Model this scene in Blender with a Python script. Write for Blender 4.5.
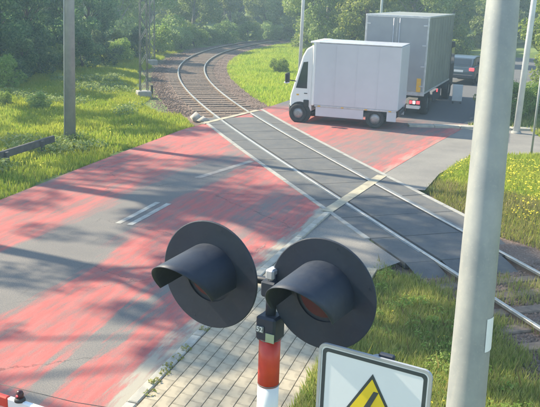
import bpy, math, random
import numpy as np
from mathutils import Vector, Matrix

R = math.radians
rng = np.random.default_rng(7)
random.seed(7)
for o in list(bpy.data.objects):
    bpy.data.objects.remove(o)
scene = bpy.context.scene
COL = scene.collection

# ------------------------------------------------------------ camera, sky, sun
CAM_H = 4.75
PITCH = math.atan(215.5 / 800.0)
ROLL = 0.035
cam_d = bpy.data.cameras.new('camera')
cam = bpy.data.objects.new('camera', cam_d)
COL.objects.link(cam)
cam_d.sensor_width = 36.0
cam_d.lens = 800.0 / 540.0 * 36.0
cam_d.clip_start = 0.1
cam_d.clip_end = 3000
_c, _s = math.cos(ROLL), math.sin(ROLL)
_rt = Vector((_c, _s * math.sin(PITCH), _s * math.cos(PITCH)))
_up = Vector((-_s, _c * math.sin(PITCH), _c * math.cos(PITCH)))
_fw = Vector((0, math.cos(PITCH), -math.sin(PITCH)))
_m = Matrix((_rt, _up, -_fw)).transposed().to_4x4()
_m.translation = Vector((0, 0, CAM_H))
cam.matrix_world = _m
scene.camera = cam

SUN_EL = R(37)
SUN_AZ = (-0.905, 0.425)
_l = math.hypot(*SUN_AZ)
SUN_AZ = (SUN_AZ[0] / _l, SUN_AZ[1] / _l)
world = bpy.data.worlds.new('World')
scene.world = world
world.use_nodes = True
wn = world.node_tree.nodes
sky = wn.new('ShaderNodeTexSky')
sky.sky_type = 'NISHITA'
sky.sun_disc = False
sky.sun_elevation = SUN_EL
sky.sun_rotation = math.atan2(SUN_AZ[0], SUN_AZ[1])
sky.air_density = 1.2
sky.dust_density = 0.4
sky.ozone_density = 1.6
wn['Background'].inputs['Strength'].default_value = 0.14
world.node_tree.links.new(sky.outputs[0], wn['Background'].inputs['Color'])
sun_d = bpy.data.lights.new('sun', 'SUN')
sun_d.energy = 5.0
sun_d.angle = R(0.8)
sun_d.color = (1.0, 0.89, 0.68)
sun = bpy.data.objects.new('sun', sun_d)
COL.objects.link(sun)
_sd = Vector((SUN_AZ[0] * math.cos(SUN_EL), SUN_AZ[1] * math.cos(SUN_EL), math.sin(SUN_EL)))
sun.rotation_euler = _sd.to_track_quat('Z', 'Y').to_euler()
sun.location = (-20, 10, 30)
scene.view_settings.view_transform = 'Standard'
scene.view_settings.look = 'None'
scene.view_settings.exposure = 1.25
scene.view_settings.gamma = 1.0
scene.cycles.max_bounces = 6
scene.cycles.transparent_max_bounces = 8


def ray(x, y):
    """direction of the sight line through a point of the photograph (540x407)"""
    return (_rt * (x - 270) + _up * (203.5 - y) + _fw * 800.0)


def P(x, y, z=0.0):
    d = ray(x, y)
    k = (z - CAM_H) / d.z
    return Vector((d.x * k, d.y * k, z))


def PD(x, y, depth):
    d = ray(x, y) * (depth / 800.0)
    return Vector((d.x, d.y, d.z + CAM_H))


# ------------------------------------------------------------ helpers
def tag(o, label=None, cat=None, group=None, kind=None):
    if label: o['label'] = label
    if cat: o['category'] = cat
    if group: o['group'] = group
    if kind: o['kind'] = kind
    return o


def empty(name, loc=(0, 0, 0), rz=0.0, rot=None, **kw):
    o = bpy.data.objects.new(name, None)
    COL.objects.link(o)
    o.location = loc
    o.rotation_euler = rot if rot else (0, 0, rz)
    o.empty_display_size = 0.2
    return tag(o, **kw)


def copy_tree(o, parent=None):
    c = o.copy()
    COL.objects.link(c)
    c.parent = parent
    for ch in [q for q in bpy.data.objects if q.parent == o]:
        copy_tree(ch, c)
    return c


class MB:
    def __init__(self):
        self.v, self.f, self.s = [], [], []

    def add(self, vs, fs, smooth=False):
        n = len(self.v)
        self.v += [tuple(v) for v in vs]
        self.f += [tuple(i + n for i in f) for f in fs]
        self.s += [smooth] * len(fs)
        return self

    def box(self, c, d, rz=0.0, bev=0.0):
        x, y, z = d[0] / 2, d[1] / 2, d[2] / 2
        ca, sa = math.cos(rz), math.sin(rz)
        if bev <= 0:
            pts = [(sx * x, sy * y, sz * z) for sz in (-1, 1) for sy in (-1, 1) for sx in (-1, 1)]
            fs = [(0, 2, 3, 1), (4, 5, 7, 6), (0, 1, 5, 4), (2, 6, 7, 3), (0, 4, 6, 2), (1, 3, 7, 5)]
        else:
            b = min(bev, x * .9, y * .9, z * .9)
            lv = [(z - b, 0), (z, b), ]
            pts, fs = [], []
            rings = [(-z, b), (-z + b, 0), (z - b, 0), (z, b)]
            for zz, ins in rings:
                xx, yy = x - ins, y - ins
                pts += [(-xx + b * (ins == 0), -yy, zz), (xx - b * (ins == 0), -yy, zz), (xx, -yy + b * (ins == 0), zz), (xx, yy - b * (ins == 0), zz),
                        (xx - b * (ins == 0), yy, zz), (-xx + b * (ins == 0), yy, zz), (-xx, yy - b * (ins == 0), zz), (-xx, -yy + b * (ins == 0), zz)]
            for r in range(3):
                for k in range(8):
                    a, bb = r * 8 + k, r * 8 + (k + 1) % 8
                    fs.append((a, bb, bb + 8, a + 8))
            fs.append(tuple(range(7, -1, -1)))
            fs.append(tuple(range(24, 32)))
        pts = [(px * ca - py * sa + c[0], px * sa + py * ca + c[1], pz + c[2]) for px, py, pz in pts]
        return self.add(pts, fs)

    def tube(self, pts, rad, seg=12, caps=True, smooth=True):
        pts = [Vector(p) for p in pts]
        if not hasattr(rad, '__len__'): rad = [rad] * len(pts)
        vs, fs = [], []
        ref = None
        for i, p in enumerate(pts):
            t = (pts[min(i + 1, len(pts) - 1)] - pts[max(i - 1, 0)]).normalized()
            if ref is None:
                ref = Vector((1, 0, 0)) if abs(t.x) < .9 else Vector((0, 1, 0))
            a = (ref - t * ref.dot(t)).normalized(); ref = a
            b = t.cross(a)
            for k in range(seg):
                an = 2 * math.pi * k / seg
                vs.append(p + (a * math.cos(an) + b * math.sin(an)) * rad[i])
        for i in range(len(pts) - 1):
            for k in range(seg):
                k2 = (k + 1) % seg
                fs.append((i * seg + k, i * seg + k2, (i + 1) * seg + k2, (i + 1) * seg + k))
        self.add(vs, fs, smooth)
        if caps:
            n = len(self.v) - len(vs)
            self.f.append(tuple(n + k for k in range(seg - 1, -1, -1))); self.s.append(False)
            n2 = n + (len(pts) - 1) * seg
            self.f.append(tuple(n2 + k for k in range(seg))); self.s.append(False)
        return self

    def prism(self, poly, axis_from, axis_to, fn):
        """poly: list of 2D points; fn(u, v, w) -> 3D point; extruded from w0 to w1"""
        n = len(poly)
        vs = [fn(u, v, axis_from) for u, v in poly] + [fn(u, v, axis_to) for u, v in poly]
        fs = [(i, (i + 1) % n, n + (i + 1) % n, n + i) for i in range(n)]
        fs += [tuple(range(n - 1, -1, -1)), tuple(range(n, 2 * n))]
        return self.add(vs, fs)

    def build(self, name, mat, parent=None, bevel=0.0, **kw):
        me = bpy.data.meshes.new(name)
        me.from_pydata(self.v, [], self.f)
        me.polygons.foreach_set('use_smooth', self.s)
        me.materials.append(mat)
        me.update()
        o = bpy.data.objects.new(name, me)
        COL.objects.link(o)
        o.parent = parent
        if bevel > 0:
            b = o.modifiers.new('bevel', 'BEVEL'); b.width = bevel; b.segments = 2; b.limit_method = 'ANGLE'
        return tag(o, **kw)


def np_obj(name, verts, nper, mat, parent=None, **kw):
    """verts (N,nper,3) -> N separate polygons"""
    n = len(verts)
    me = bpy.data.meshes.new(name)
    me.vertices.add(n * nper)
    me.vertices.foreach_set('co', verts.reshape(-1).astype(np.float32))
    me.loops.add(n * nper)
    me.loops.foreach_set('vertex_index', np.arange(n * nper, dtype=np.int32))
    me.polygons.add(n)
    me.polygons.foreach_set('loop_start', np.arange(0, n * nper, nper, dtype=np.int32))
    me.materials.append(mat)
    me.update(calc_edges=True)
    o = bpy.data.objects.new(name, me)
    COL.objects.link(o)
    o.parent = parent
    return tag(o, **kw)


# ------------------------------------------------------------ materials
def mat_new(name):
    m = bpy.data.materials.new(name)
    m.use_nodes = True
    nt = m.node_tree
    return m, nt, nt.nodes['Principled BSDF']


def nd(nt, typ, **inp):
    n = nt.nodes.new(typ)
    for k, v in inp.items():
        n.inputs[k].default_value = v
    return n


def mixc(nt, fac, a, b, blend='MIX'):
    n = nt.nodes.new('ShaderNodeMix')
    n.data_type = 'RGBA'
    n.blend_type = blend
    for sock, v in ((0, fac), (6, a), (7, b)):
        if hasattr(v, 'links'):
            nt.links.new(v, n.inputs[sock])
        elif sock == 0:
            n.inputs[0].default_value = v
        else:
            n.inputs[sock].default_value = (*v, 1) if len(v) == 3 else v
    return n.outputs[2]


def maprange(nt, val, a, b, c=0.0, d=1.0):
    n = nt.nodes.new('ShaderNodeMapRange')
    nt.links.new(val, n.inputs[0])
    for i, v in enumerate((a, b, c, d)):
        n.inputs[i + 1].default_value = v
    return n.outputs[0]


def math_n(nt, op, a, b=None):
    n = nt.nodes.new('ShaderNodeMath'); n.operation = op
    for i, v in enumerate((a, b)):
        if v is None: continue
        if hasattr(v, 'links'): nt.links.new(v, n.inputs[i])
        else: n.inputs[i].default_value = v
    return n.outputs[0]


def noise(nt, scale, detail=4, rough=.6, coord='Object', scl=None):
    tc = nt.nodes.new('ShaderNodeTexCoord')
    src = tc.outputs[coord]
    if scl:
        mp = nt.nodes.new('ShaderNodeMapping')
        mp.inputs['Scale'].default_value = scl
        nt.links.new(src, mp.inputs[0]); src = mp.outputs[0]
    n = nd(nt, 'ShaderNodeTexNoise', Scale=scale, Detail=detail, Roughness=rough)
    nt.links.new(src, n.inputs['Vector'])
    return n.outputs['Fac']


def bump(nt, bsdf, h, strength=.3, dist=.01):
    b = nt.nodes.new('ShaderNodeBump')
    b.inputs['Strength'].default_value = strength
    b.inputs['Distance'].default_value = dist
    nt.links.new(h, b.inputs['Height'])
    nt.links.new(b.outputs[0], bsdf.inputs['Normal'])


def simple(name, a, b=None, scale=8, rough=.7, metal=0, bmp=0.0, spec=None, emit=None):
    m, nt, p = mat_new(name)
    b = b or tuple(c * .75 for c in a)
    n = noise(nt, scale)
    f = maprange(nt, n, .35, .65)
    c = mixc(nt, f, a, b)
    nt.links.new(c, p.inputs['Base Color'])
    p.inputs['Roughness'].default_value = rough
    p.inputs['Metallic'].default_value = metal
    if spec is not None: p.inputs['Specular IOR Level'].default_value = spec
    if bmp: bump(nt, p, noise(nt, scale * 8), bmp)
    if emit:
        p.inputs['Emission Color'].default_value = (*emit[0], 1)
        p.inputs['Emission Strength'].default_value = emit[1]
    return m


def mottled(name, a, b, dust, scale, rough, metal=0.0, streak=1.0, amt=.5):
    m, nt, p = mat_new(name)
    c = mixc(nt, maprange(nt, noise(nt, scale, 6, .65), .35, .65), a, b)
    st = noise(nt, scale * 2.2, 6, .7, scl=(1, 1, .12 if streak else 1))
    c = mixc(nt, maprange(nt, st, .50, .78, 0, amt), c, dust)
    sp = noise(nt, scale * 14, 3, .6)
    c = mixc(nt, maprange(nt, sp, .58, .72, 0, amt * .7), c, dust)
    nt.links.new(c, p.inputs['Base Color'])
    nt.links.new(maprange(nt, st, .3, .7, rough - .12, rough + .15), p.inputs['Roughness'])
    p.inputs['Metallic'].default_value = metal
    bump(nt, p, noise(nt, scale * 10, 4), .08, .003)
    return m


def leafmat(name, cols, trans=.35, scale=.9):
    m, nt, p = mat_new(name)
    oi = nt.nodes.new('ShaderNodeObjectInfo')
    geo = nt.nodes.new('ShaderNodeNewGeometry')
    ns = nd(nt, 'ShaderNodeTexNoise', Scale=scale, Detail=3, Roughness=.6)
    nt.links.new(geo.outputs['Position'], ns.inputs['Vector'])
    f1 = maprange(nt, ns.outputs['Fac'], .38, .62)
    c = mixc(nt, f1, cols[0], cols[1])
    f2 = maprange(nt, geo.outputs['Random Per Island'], .2, 1.0)
    c = mixc(nt, f2, c, cols[2])
    hsv = nt.nodes.new('ShaderNodeHueSaturation')
    nt.links.new(c, hsv.inputs['Color'])
    nt.links.new(maprange(nt, oi.outputs['Random'], 0, 1, .485, .515), hsv.inputs['Hue'])
    nt.links.new(maprange(nt, oi.outputs['Random'], 0, 1, .75, 1.3), hsv.inputs['Value'])
    nt.links.new(hsv.outputs[0], p.inputs['Base Color'])
    p.inputs['Roughness'].default_value = .55
    p.inputs['Specular IOR Level'].default_value = .3
    tr = nt.nodes.new('ShaderNodeBsdfTranslucent')
    nt.links.new(hsv.outputs[0], tr.inputs['Color'])
    mx = nt.nodes.new('ShaderNodeMixShader'); mx.inputs[0].default_value = trans
    nt.links.new(p.outputs[0], mx.inputs[1]); nt.links.new(tr.outputs[0], mx.inputs[2])
    nt.links.new(mx.outputs[0], nt.nodes['Material Output'].inputs['Surface'])
    return m


M = {}
M['leaf_dark'] = leafmat('dark_leaves', ((.06, .14, .055), (.11, .20, .06), (.24, .33, .12)), .55)
M['leaf_mid'] = leafmat('green_leaves', ((.14, .24, .035), (.24, .32, .045), (.36, .41, .11)), .6)
M['leaf_light'] = leafmat('light_leaves', ((.17, .27, .05), (.25, .33, .08), (.36, .42, .17)), .5)
M['grass'] = leafmat('grass_blades', ((.23, .33, .025), (.36, .40, .035), (.46, .46, .08)), .45, .5)
M['grass_dry'] = leafmat('dry_grass', ((.34, .33, .10), (.42, .37, .16), (.25, .30, .06)), .4, .5)
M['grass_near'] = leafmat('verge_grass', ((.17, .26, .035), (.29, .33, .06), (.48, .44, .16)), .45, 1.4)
M['yellow'] = simple('dandelion_yellow', (.75, .60, .02), (.65, .5, .02))
M['bark'] = simple('bark', (.10, .075, .05), (.16, .13, .10), 6, .9, bmp=.5)
M['bark_pale'] = simple('pale_bark', (.35, .33, .30), (.16, .13, .10), 3, .9, bmp=.4)
M['concrete'] = simple('concrete', (.36, .35, .31), (.27, .26, .235), 5, .9, bmp=.3)
M['concrete_light'] = simple('pale_concrete', (.46, .43, .36), (.33, .31, .26), 5, .9, bmp=.3)
M['paver'] = None
M['steel_rail'] = simple('polished_rail_steel', (.50, .47, .41), (.36, .33, .28), 6, .38, .55)
M['rail_rust'] = simple('rusty_rail_side', (.16, .10, .07), (.10, .065, .045), 9, .8)
M['sleeper'] = simple('weathered_sleeper', (.24, .18, .13), (.14, .105, .08), 7, .95, bmp=.5)
M['galv'] = mottled('galvanised_steel', (.33, .34, .325), (.25, .265, .265), (.42, .40, .35), 3.2, .55, .25)
M['galv_dark'] = simple('weathered_steel', (.20, .215, .215), (.14, .15, .15), 4, .7, .2)
M['white_paint'] = simple('white_paint', (.80, .80, .78), (.74, .74, .72), 4, .45)
M['pole_white'] = simple('pale_grey_pole', (.60, .62, .62), (.50, .52, .52), 3, .5)
M['van_white'] = simple('van_white_paint', (.80, .80, .79), (.76, .76, .75), 2, .28)
M['van_side'] = simple('van_box_panel', (.56, .56, .60), (.52, .52, .56), 1.5, .45)
M['signal_black'] = mottled('signal_black', (.011, .018, .034), (.016, .025, .044), (.05, .06, .075), 5, .6, 0, 0, .25)
M['red_paint'] = simple('red_reflective', (.60, .05, .025), (.48, .035, .02), 12, .4)
M['lens'] = simple('red_lens', (.055, .004, .008), (.04, .003, .006), 20, .4)
M['black'] = simple('black_rubber', (.02, .02, .022), (.03, .03, .032), 10, .7)
M['tyre'] = simple('tyre_rubber', (.025, .025, .027), (.035, .035, .035), 20, .85)
M['rim'] = simple('wheel_rim', (.35, .35, .36), (.25, .25, .26), 10, .4, .5)
M['glass'] = simple('dark_glass', (.02, .03, .035), (.03, .04, .045), 2, .08, spec=.8)
M['truck_grey'] = simple('grey_truck_body', (.31, .32, .335), (.26, .27, .29), 1.2, .6)
M['truck_side'] = simple('grey_green_tarpaulin', (.25, .26, .225), (.20, .21, .185), 1.1, .65)
M['alu'] = simple('aluminium_trim', (.55, .56, .58), (.42, .43, .45), 6, .4, .3)
M['chassis'] = simple('dark_chassis', (.03, .035, .045), (.045, .05, .06), 6, .75)
M['yellow_refl'] = simple('yellow_reflector', (.75, .45, .05), (.65, .35, .04), 10, .5)
M['tail_red'] = simple('tail_lamp_red', (.6, .02, .03), (.5, .02, .03), 9, .3, emit=((1, .06, .07), 1.3))
M['tail_white'] = simple('lit_lamp_core', (.9, .7, .7), (.9, .6, .6), 9, .3, emit=((1, .55, .55), 2.2))
M['cream'] = simple('cream_panel', (.62, .60, .54), (.52, .50, .45), 3, .7)
M['silver_blue'] = simple('silver_blue_paint', (.07, .10, .12), (.06, .085, .105), 2, .3, .2)
M['wood_rail'] = simple('dark_weathered_rail', (.075, .07, .065), (.12, .11, .10), 5, .9, bmp=.4)
M['sign_white'] = simple('sign_white', (.72, .74, .76), (.68, .70, .73), 3, .4)
M['sign_back'] = simple('sign_edge_grey', (.42, .44, .46), (.36, .38, .40), 5, .5, .3)
M['sign_dark'] = simple('sign_dark_border', (.035, .05, .055), (.045, .06, .065), 8, .5)
M['sign_yellow'] = simple('sign_yellow', (.78, .58, .02), (.72, .52, .02), 5, .45)
M['line_paint'] = simple('worn_road_paint', (.50, .48, .42), (.30, .28, .25), 3.5, .85)
M['line_faint'] = simple('faded_road_paint', (.36, .33, .29), (.24, .21, .19), 5, .9)
M['line_cream'] = simple('worn_cream_paint', (.46, .41, .29), (.27, .24, .18), 2.5, .85)
M['deck'] = mottled('dark_deck_asphalt', (.085, .088, .09), (.125, .122, .115), (.20, .18, .14), 1.6, .9, 0, 0, .6)
M['groove'] = simple('flangeway_dirt', (.05, .045, .04), (.03, .03, .03), 10, .95)
M['sticker'] = simple('weathered_green_sticker', (.35, .40, .26), (.28, .33, .22), 12, .7)
M['black_ink'] = simple('label_black', (.02, .02, .02), None, 10, .6)


def asphalt_side():
    m, nt, p = mat_new('pale_side_asphalt')
    c = mixc(nt, maprange(nt, noise(nt, .8), .35, .65), (.26, .24, .205), (.19, .175, .155))
    c = mixc(nt, maprange(nt, noise(nt, 60, 2), .45, .75), c, (.13, .13, .13))
    nt.links.new(c, p.inputs['Base Color'])
    p.inputs['Roughness'].default_value = .93
    bump(nt, p, noise(nt, 90, 2), .5)
    return m


def road_mat():
    """u = metres across from the right edge (negative to the left), v = metres along"""
    m, nt, p = mat_new('red_and_grey_road_surface')
    uv = nt.nodes.new('ShaderNodeUVMap')
    sep = nt.nodes.new('ShaderNodeSeparateXYZ')
    nt.links.new(uv.outputs[0], sep.inputs[0])
    mp = nt.nodes.new('ShaderNodeMapping'); mp.inputs['Scale'].default_value = (2.2, .28, 1)
    nt.links.new(uv.outputs[0], mp.inputs[0])
    nz = nd(nt, 'ShaderNodeTexNoise', Scale=1.5, Detail=5, Roughness=.65)
    nt.links.new(mp.outputs[0], nz.inputs['Vector'])
    off = maprange(nt, nz.outputs['Fac'], .25, .75, -.045, .045)
    pos = maprange(nt, sep.outputs[0], -6.75, 0.0)
    pos = math_n(nt, 'ADD', pos, off)

    def ramp(stops):
        r = nt.nodes.new('ShaderNodeValToRGB')
        els = r.color_ramp.elements
        while len(els) > 1: els.remove(els[-1])
        els[0].position = 0; els[0].color = (stops[0][1],) * 3 + (1,)
        for q, v in stops[1:]:
            e = els.new(q); e.color = (v, v, v, 1)
        nt.links.new(pos, r.inputs[0])
        return r.outputs[0]
    near = ramp([(0, .3), (.04, .9), (.28, .95), (.36, .1), (.57, .08), (.61, 1), (.79, 1), (.82, .12), (.855, .12), (.88, 1), (.955, .95), (.985, .1)])
    mid = ramp([(0, .6), (.04, .9), (.28, .85), (.36, .15), (.50, .15), (.56, .95), (.72, 1), (.78, .55), (.84, .5), (.90, .95), (.955, .95), (.985, .1)])
    far = ramp([(0, .8), (.1, .9), (.3, .9), (.38, .35), (.45, .8), (.58, .9), (.66, .5), (.82, .35), (.9, .45), (.97, .9), (.99, .9)])
    f1 = maprange(nt, sep.outputs[1], 4.5, 7.5)
    red = mixc(nt, f1, near, mid)
    red = mixc(nt, maprange(nt, sep.outputs[1], 12.5, 14.5), red, far)
    # wear
    mp5 = nt.nodes.new('ShaderNodeMapping'); mp5.inputs['Scale'].default_value = (1.0, .22, 1)
    nt.links.new(uv.outputs[0], mp5.inputs[0])
    n5_ = nd(nt, 'ShaderNodeTexNoise', Scale=5.5, Detail=7, Roughness=.75)
    nt.links.new(mp5.outputs[0], n5_.inputs['Vector']); n5 = n5_.outputs['Fac']
    n2 = nd(nt, 'ShaderNodeTexNoise', Scale=2.2, Detail=8, Roughness=.7)
    nt.links.new(mp.outputs[0], n2.inputs['Vector'])
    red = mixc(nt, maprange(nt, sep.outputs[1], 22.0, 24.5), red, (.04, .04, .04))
    wear = maprange(nt, n2.outputs['Fac'], .36, .60, .35, 1.0)
    red = mixc(nt, 1.0, red, wear, 'MULTIPLY')
    red = maprange(nt, red, .12, .66)
    red = mixc(nt, 1.0, red, maprange(nt, n5, .38, .56, .42, 1.0), 'MULTIPLY')
    n3 = nd(nt, 'ShaderNodeTexNoise', Scale=55, Detail=3, Roughness=.6)
    nt.links.new(uv.outputs[0], n3.inputs['Vector'])
    grain = maprange(nt, n3.outputs['Fac'], .35, .65)
    n4 = nd(nt, 'ShaderNodeTexNoise', Scale=.6, Detail=4, Roughness=.6)
    nt.links.new(uv.outputs[0], n4.inputs['Vector'])
    grey = mixc(nt, maprange(nt, n4.outputs['Fac'], .35, .65), (.19, .168, .148), (.26, .225, .19))
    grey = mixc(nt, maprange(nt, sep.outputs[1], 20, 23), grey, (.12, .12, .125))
    grey = mixc(nt, grain, grey, (.13, .13, .13))
    grey = mixc(nt, maprange(nt, pos, .955, .985), grey, (.34, .31, .25))
    redc = mixc(nt, maprange(nt, n2.outputs['Fac'], .4, .7), (.42, .098, .088), (.52, .165, .145))
    redc = mixc(nt, maprange(nt, grain, 0, 1, 0, .35), redc, (.30, .10, .09))
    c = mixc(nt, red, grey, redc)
    wv = nd(nt, 'ShaderNodeTexNoise', Scale=2.5, Detail=5, Roughness=.7)
    nt.links.new(uv.outputs[0], wv.inputs['Vector'])
    av = nt.nodes.new('ShaderNodeVectorMath'); av.operation = 'MULTIPLY_ADD'
    nt.links.new(wv.outputs['Color'], av.inputs[0]); av.inputs[1].default_value = (.5, .5, 0)
    nt.links.new(uv.outputs[0], av.inputs[2])
    vo = nt.nodes.new('ShaderNodeTexVoronoi'); vo.feature = 'DISTANCE_TO_EDGE'; vo.inputs['Scale'].default_value = .38
    nt.links.new(av.outputs[0], vo.inputs['Vector'])
    crack = maprange(nt, vo.outputs['Distance'], .0015, .005, .45, 0)
    crack = math_n(nt, 'MULTIPLY', crack, maprange(nt, n4.outputs['Fac'], .46, .56))
    c = mixc(nt, crack, c, (.03, .03, .03))
    c = mixc(nt, maprange(nt, n2.outputs['Fac'], .60, .74, 0, .5), c, (.10, .09, .085))
    nt.links.new(c, p.inputs['Base Color'])
    p.inputs['Roughness'].default_value = .92
    p.inputs['Specular IOR Level'].default_value = .3
    bump(nt, p, n3.outputs['Fac'], .4, .006)
    return m


def ground_mat():
    m, nt, p = mat_new('grassy_soil')
    c = mixc(nt, maprange(nt, noise(nt, .5), .35, .65), (.12, .19, .035), (.17, .22, .05))
    c = mixc(nt, maprange(nt, noise(nt, 9, 5), .5, .7), c, (.10, .085, .05))
    nt.links.new(c, p.inputs['Base Color'])
    p.inputs['Roughness'].default_value = 1
    bump(nt, p, noise(nt, 12, 5), .6, .05)
    return m


def ballast_mat():
    m, nt, p = mat_new('brown_ballast')
    c = mixc(nt, maprange(nt, noise(nt, 1.2), .35, .65), (.19, .125, .09), (.13, .085, .065))
    c = mixc(nt, maprange(nt, noise(nt, 28, 3), .5, .7), c, (.30, .24, .20))
    nt.links.new(c, p.inputs['Base Color'])
    p.inputs['Roughness'].default_value = 1
    bump(nt, p, noise(nt, 30, 4), .9, .04)
    return m


def stone_mat(name, a, b, d, rough=.95):
    m, nt, p = mat_new(name)
    g = nt.nodes.new('ShaderNodeNewGeometry'); oi = nt.nodes.new('ShaderNodeObjectInfo')
    c = mixc(nt, g.outputs['Random Per Island'], a, b)
    c = mixc(nt, oi.outputs['Random'], c, mixc(nt, .5, c, d))
    c = mixc(nt, maprange(nt, noise(nt, 7, 6), .45, .75), c, tuple(x * .6 for x in b))
    nt.links.new(c, p.inputs['Base Color'])
    p.inputs['Roughness'].default_value = rough
    bump(nt, p, noise(nt, 60, 3), .4, .004)
    return m


M['side'] = asphalt_side()
M['road'] = road_mat()
M['ground'] = ground_mat()
M['ballast'] = ballast_mat()
M['paver'] = stone_mat('beige_paving_block', (.41, .35, .25), (.36, .31, .225), (.43, .365, .26))
M['stone'] = stone_mat('ballast_stone', (.22, .15, .11), (.13, .09, .07), (.28, .21, .16))
M['rock'] = stone_mat('pale_rock', (.48, .44, .38), (.38, .34, .30), (.5, .46, .4))

# ------------------------------------------------------------ plan of the place
# main road: right and left edge lines
RE = np.array([(-5.15, -3.6), (-1.6, 8.4), (-.93, 10.66), (.1, 13.9), (1.27, 17.16), (2.95, 20.9), (5.0, 25.2), (7.2, 29.6), (9.9, 35), (13.6, 42), (18.5, 50.5), (27, 63)])
LE = np.array([(-11.7, -1.7), (-8.15, 10.3), (-6.0, 17.13), (-4.96, 20.81), (-3.04, 27.0), (-2.09, 28.9), (-.46, 32.31), (.82, 35.6), (3.2, 39.6), (7.0, 46), (12.3, 55), (21, 68)])


def resample(pl, n):
    d = np.r_[0, np.cumsum(np.hypot(*np.diff(pl, axis=0).T))]
    return d


NRD = 160
RV = np.r_[0, np.cumsum(np.hypot(*np.diff(RE, axis=0).T))]
s_grid = np.linspace(RV[0], RV[-1], NRD)
REs = np.stack([np.interp(s_grid, RV, RE[:, i]) for i in (0, 1)], 1)
# left partner: nearest point of the left line across the road
LV = np.r_[0, np.cumsum(np.hypot(*np.diff(LE, axis=0).T))]
ld = np.linspace(0, LV[-1], 1500)
LD = np.stack([np.interp(ld, LV, LE[:, i]) for i in (0, 1)], 1)
near_i = np.array([np.argmin(((LD - q) ** 2).sum(1)) for q in REs])
near_i = np.maximum.accumulate(near_i).astype(float)
kern = np.ones(21) / 21
near_i = np.convolve(np.pad(near_i, 10, mode='edge'), kern, 'valid')
LEs = np.stack([np.interp(near_i, np.arange(1500), LD[:, i]) for i in (0, 1)], 1)
S0 = np.interp(8.4, REs[:, 1], s_grid)     # along = 0 at the near kerb point


def road_edge_x(y, side):
    a = REs if side > 0 else LEs
    return np.interp(y, a[:, 1], a[:, 0])


# railway centre line: straight, then curving to the right
def track_line():
    x0, y0, a0, s0, k, s1 = 5.564, 9.0, .32497, 9.765, .016216, 31.226
    pts = []
    for i in range(40, 0, -1):
        pts.append((x0 + math.sin(a0) * i * .5, y0 - math.cos(a0) * i * .5, a0))
    x, y, a, s = x0, y0, a0, 0
    pts.append((x, y, a))
    while s < 118:
        kk = 0 if s < s0 else k * min(1, (s - s0) / s1)
        a -= kk * .5; x += -math.sin(a) * .5; y += math.cos(a) * .5; s += .5
        pts.append((x, y, a))
    return np.array(pts)


TL = track_line()


def tdist(x, y):
    """signed distance right of the track centre line, and index"""
    x = np.asarray(x, float); y = np.asarray(y, float)
    out = np.full(x.shape, 1e9); idx = np.zeros(x.shape, int); best = np.full(x.shape, 1e9)
    for i in range(0, len(TL), 2):
        dx, dy = x - TL[i, 0], y - TL[i, 1]
        d = dx * dx + dy * dy
        m = d < best
        best = np.where(m, d, best)
        out = np.where(m, dx * math.cos(TL[i, 2]) + dy * math.sin(TL[i, 2]), out)
        idx = np.where(m, i, idx)
    far = best > out * out + 1.5
    out = np.where(far, np.sqrt(best), out)
    return out, idx


SIDE_POLY = [(2.2, 20.2), (2.6, 19.6), (3.86, 19.45), (4.6, 21.4), (6.09, 24.0), (8.42, 24.75), (16, 25.9), (30, 27), (30, 29), (16, 28.0), (9.4, 27.3), (9.5, 29.35), (6.6, 29.5), (4.3, 25.4)]


def in_poly(x, y, poly):
    ins = np.zeros(np.shape(x), bool)
    n = len(poly)
    for i in range(n):
        x1, y1 = poly[i]; x2, y2 = poly[(i + 1) % n]
        if y1 == y2: continue
        c = ((y1 > y) != (y2 > y)) & (x < (x2 - x1) * (y - y1) / (y2 - y1) + x1)
        ins ^= c
    return ins


def walk_mask(x, y):
    re = road_edge_x(y, 1)
    return (x > re - .2) & (x < re + 1.95) & (y < 15.6)


def road_mask(x, y, grow=0.0):
    return (x > road_edge_x(y, -1) - grow) & (x < road_edge_x(y, 1) + grow) & (y < 64)


def sm(t):
    t = np.clip(t, 0, 1); return t * t * (3 - 2 * t)


def gz(x, y):
    x = np.asarray(x, float); y = np.asarray(y, float)
    z = -.05 + 0 * x
    z = z + .5 * sm((-x - 8) / 8) * sm((y - 30) / 18)
    z = z + 12 * sm((y - 84) / 130) + 5 * sm((-x - 22) / 60) * sm((y - 10) / 30)
    z = z + 6 * sm((x - 15) / 35) * sm((y - 30) / 25)
    d, _ = tdist(x, y)
    k = 1 - sm((np.abs(d) - 2.6) / 1.2)
    z = z * (1 - k) + (-.17) * k
    r = 1 - sm(np.maximum(road_edge_x(y, -1) - x, x - road_edge_x(y, 1)) / 2.0)
    r = np.where(y < 66, r, 0)
    z = np.where(r > 0, z * (1 - r) + np.minimum(z, -.06) * r, z)
    w = walk_mask(x, y) | in_poly(x, y, SIDE_POLY)
    z = np.where(w, -.022, z)
    b = .05 * np.sin(x * 1.3 + 1) * np.sin(y * .9) + .03 * np.sin(x * 2.9) * np.sin(y * 2.3 + 2)
    off = sm((np.maximum(road_edge_x(y, -1) - x, x - road_edge_x(y, 1) - 2) - .3) / 2) * (1 - k)
    return z + np.maximum(b, -.02) * off


def gzz(x, y):
    return float(gz(np.array([x]), np.array([y]))[0])


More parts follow.
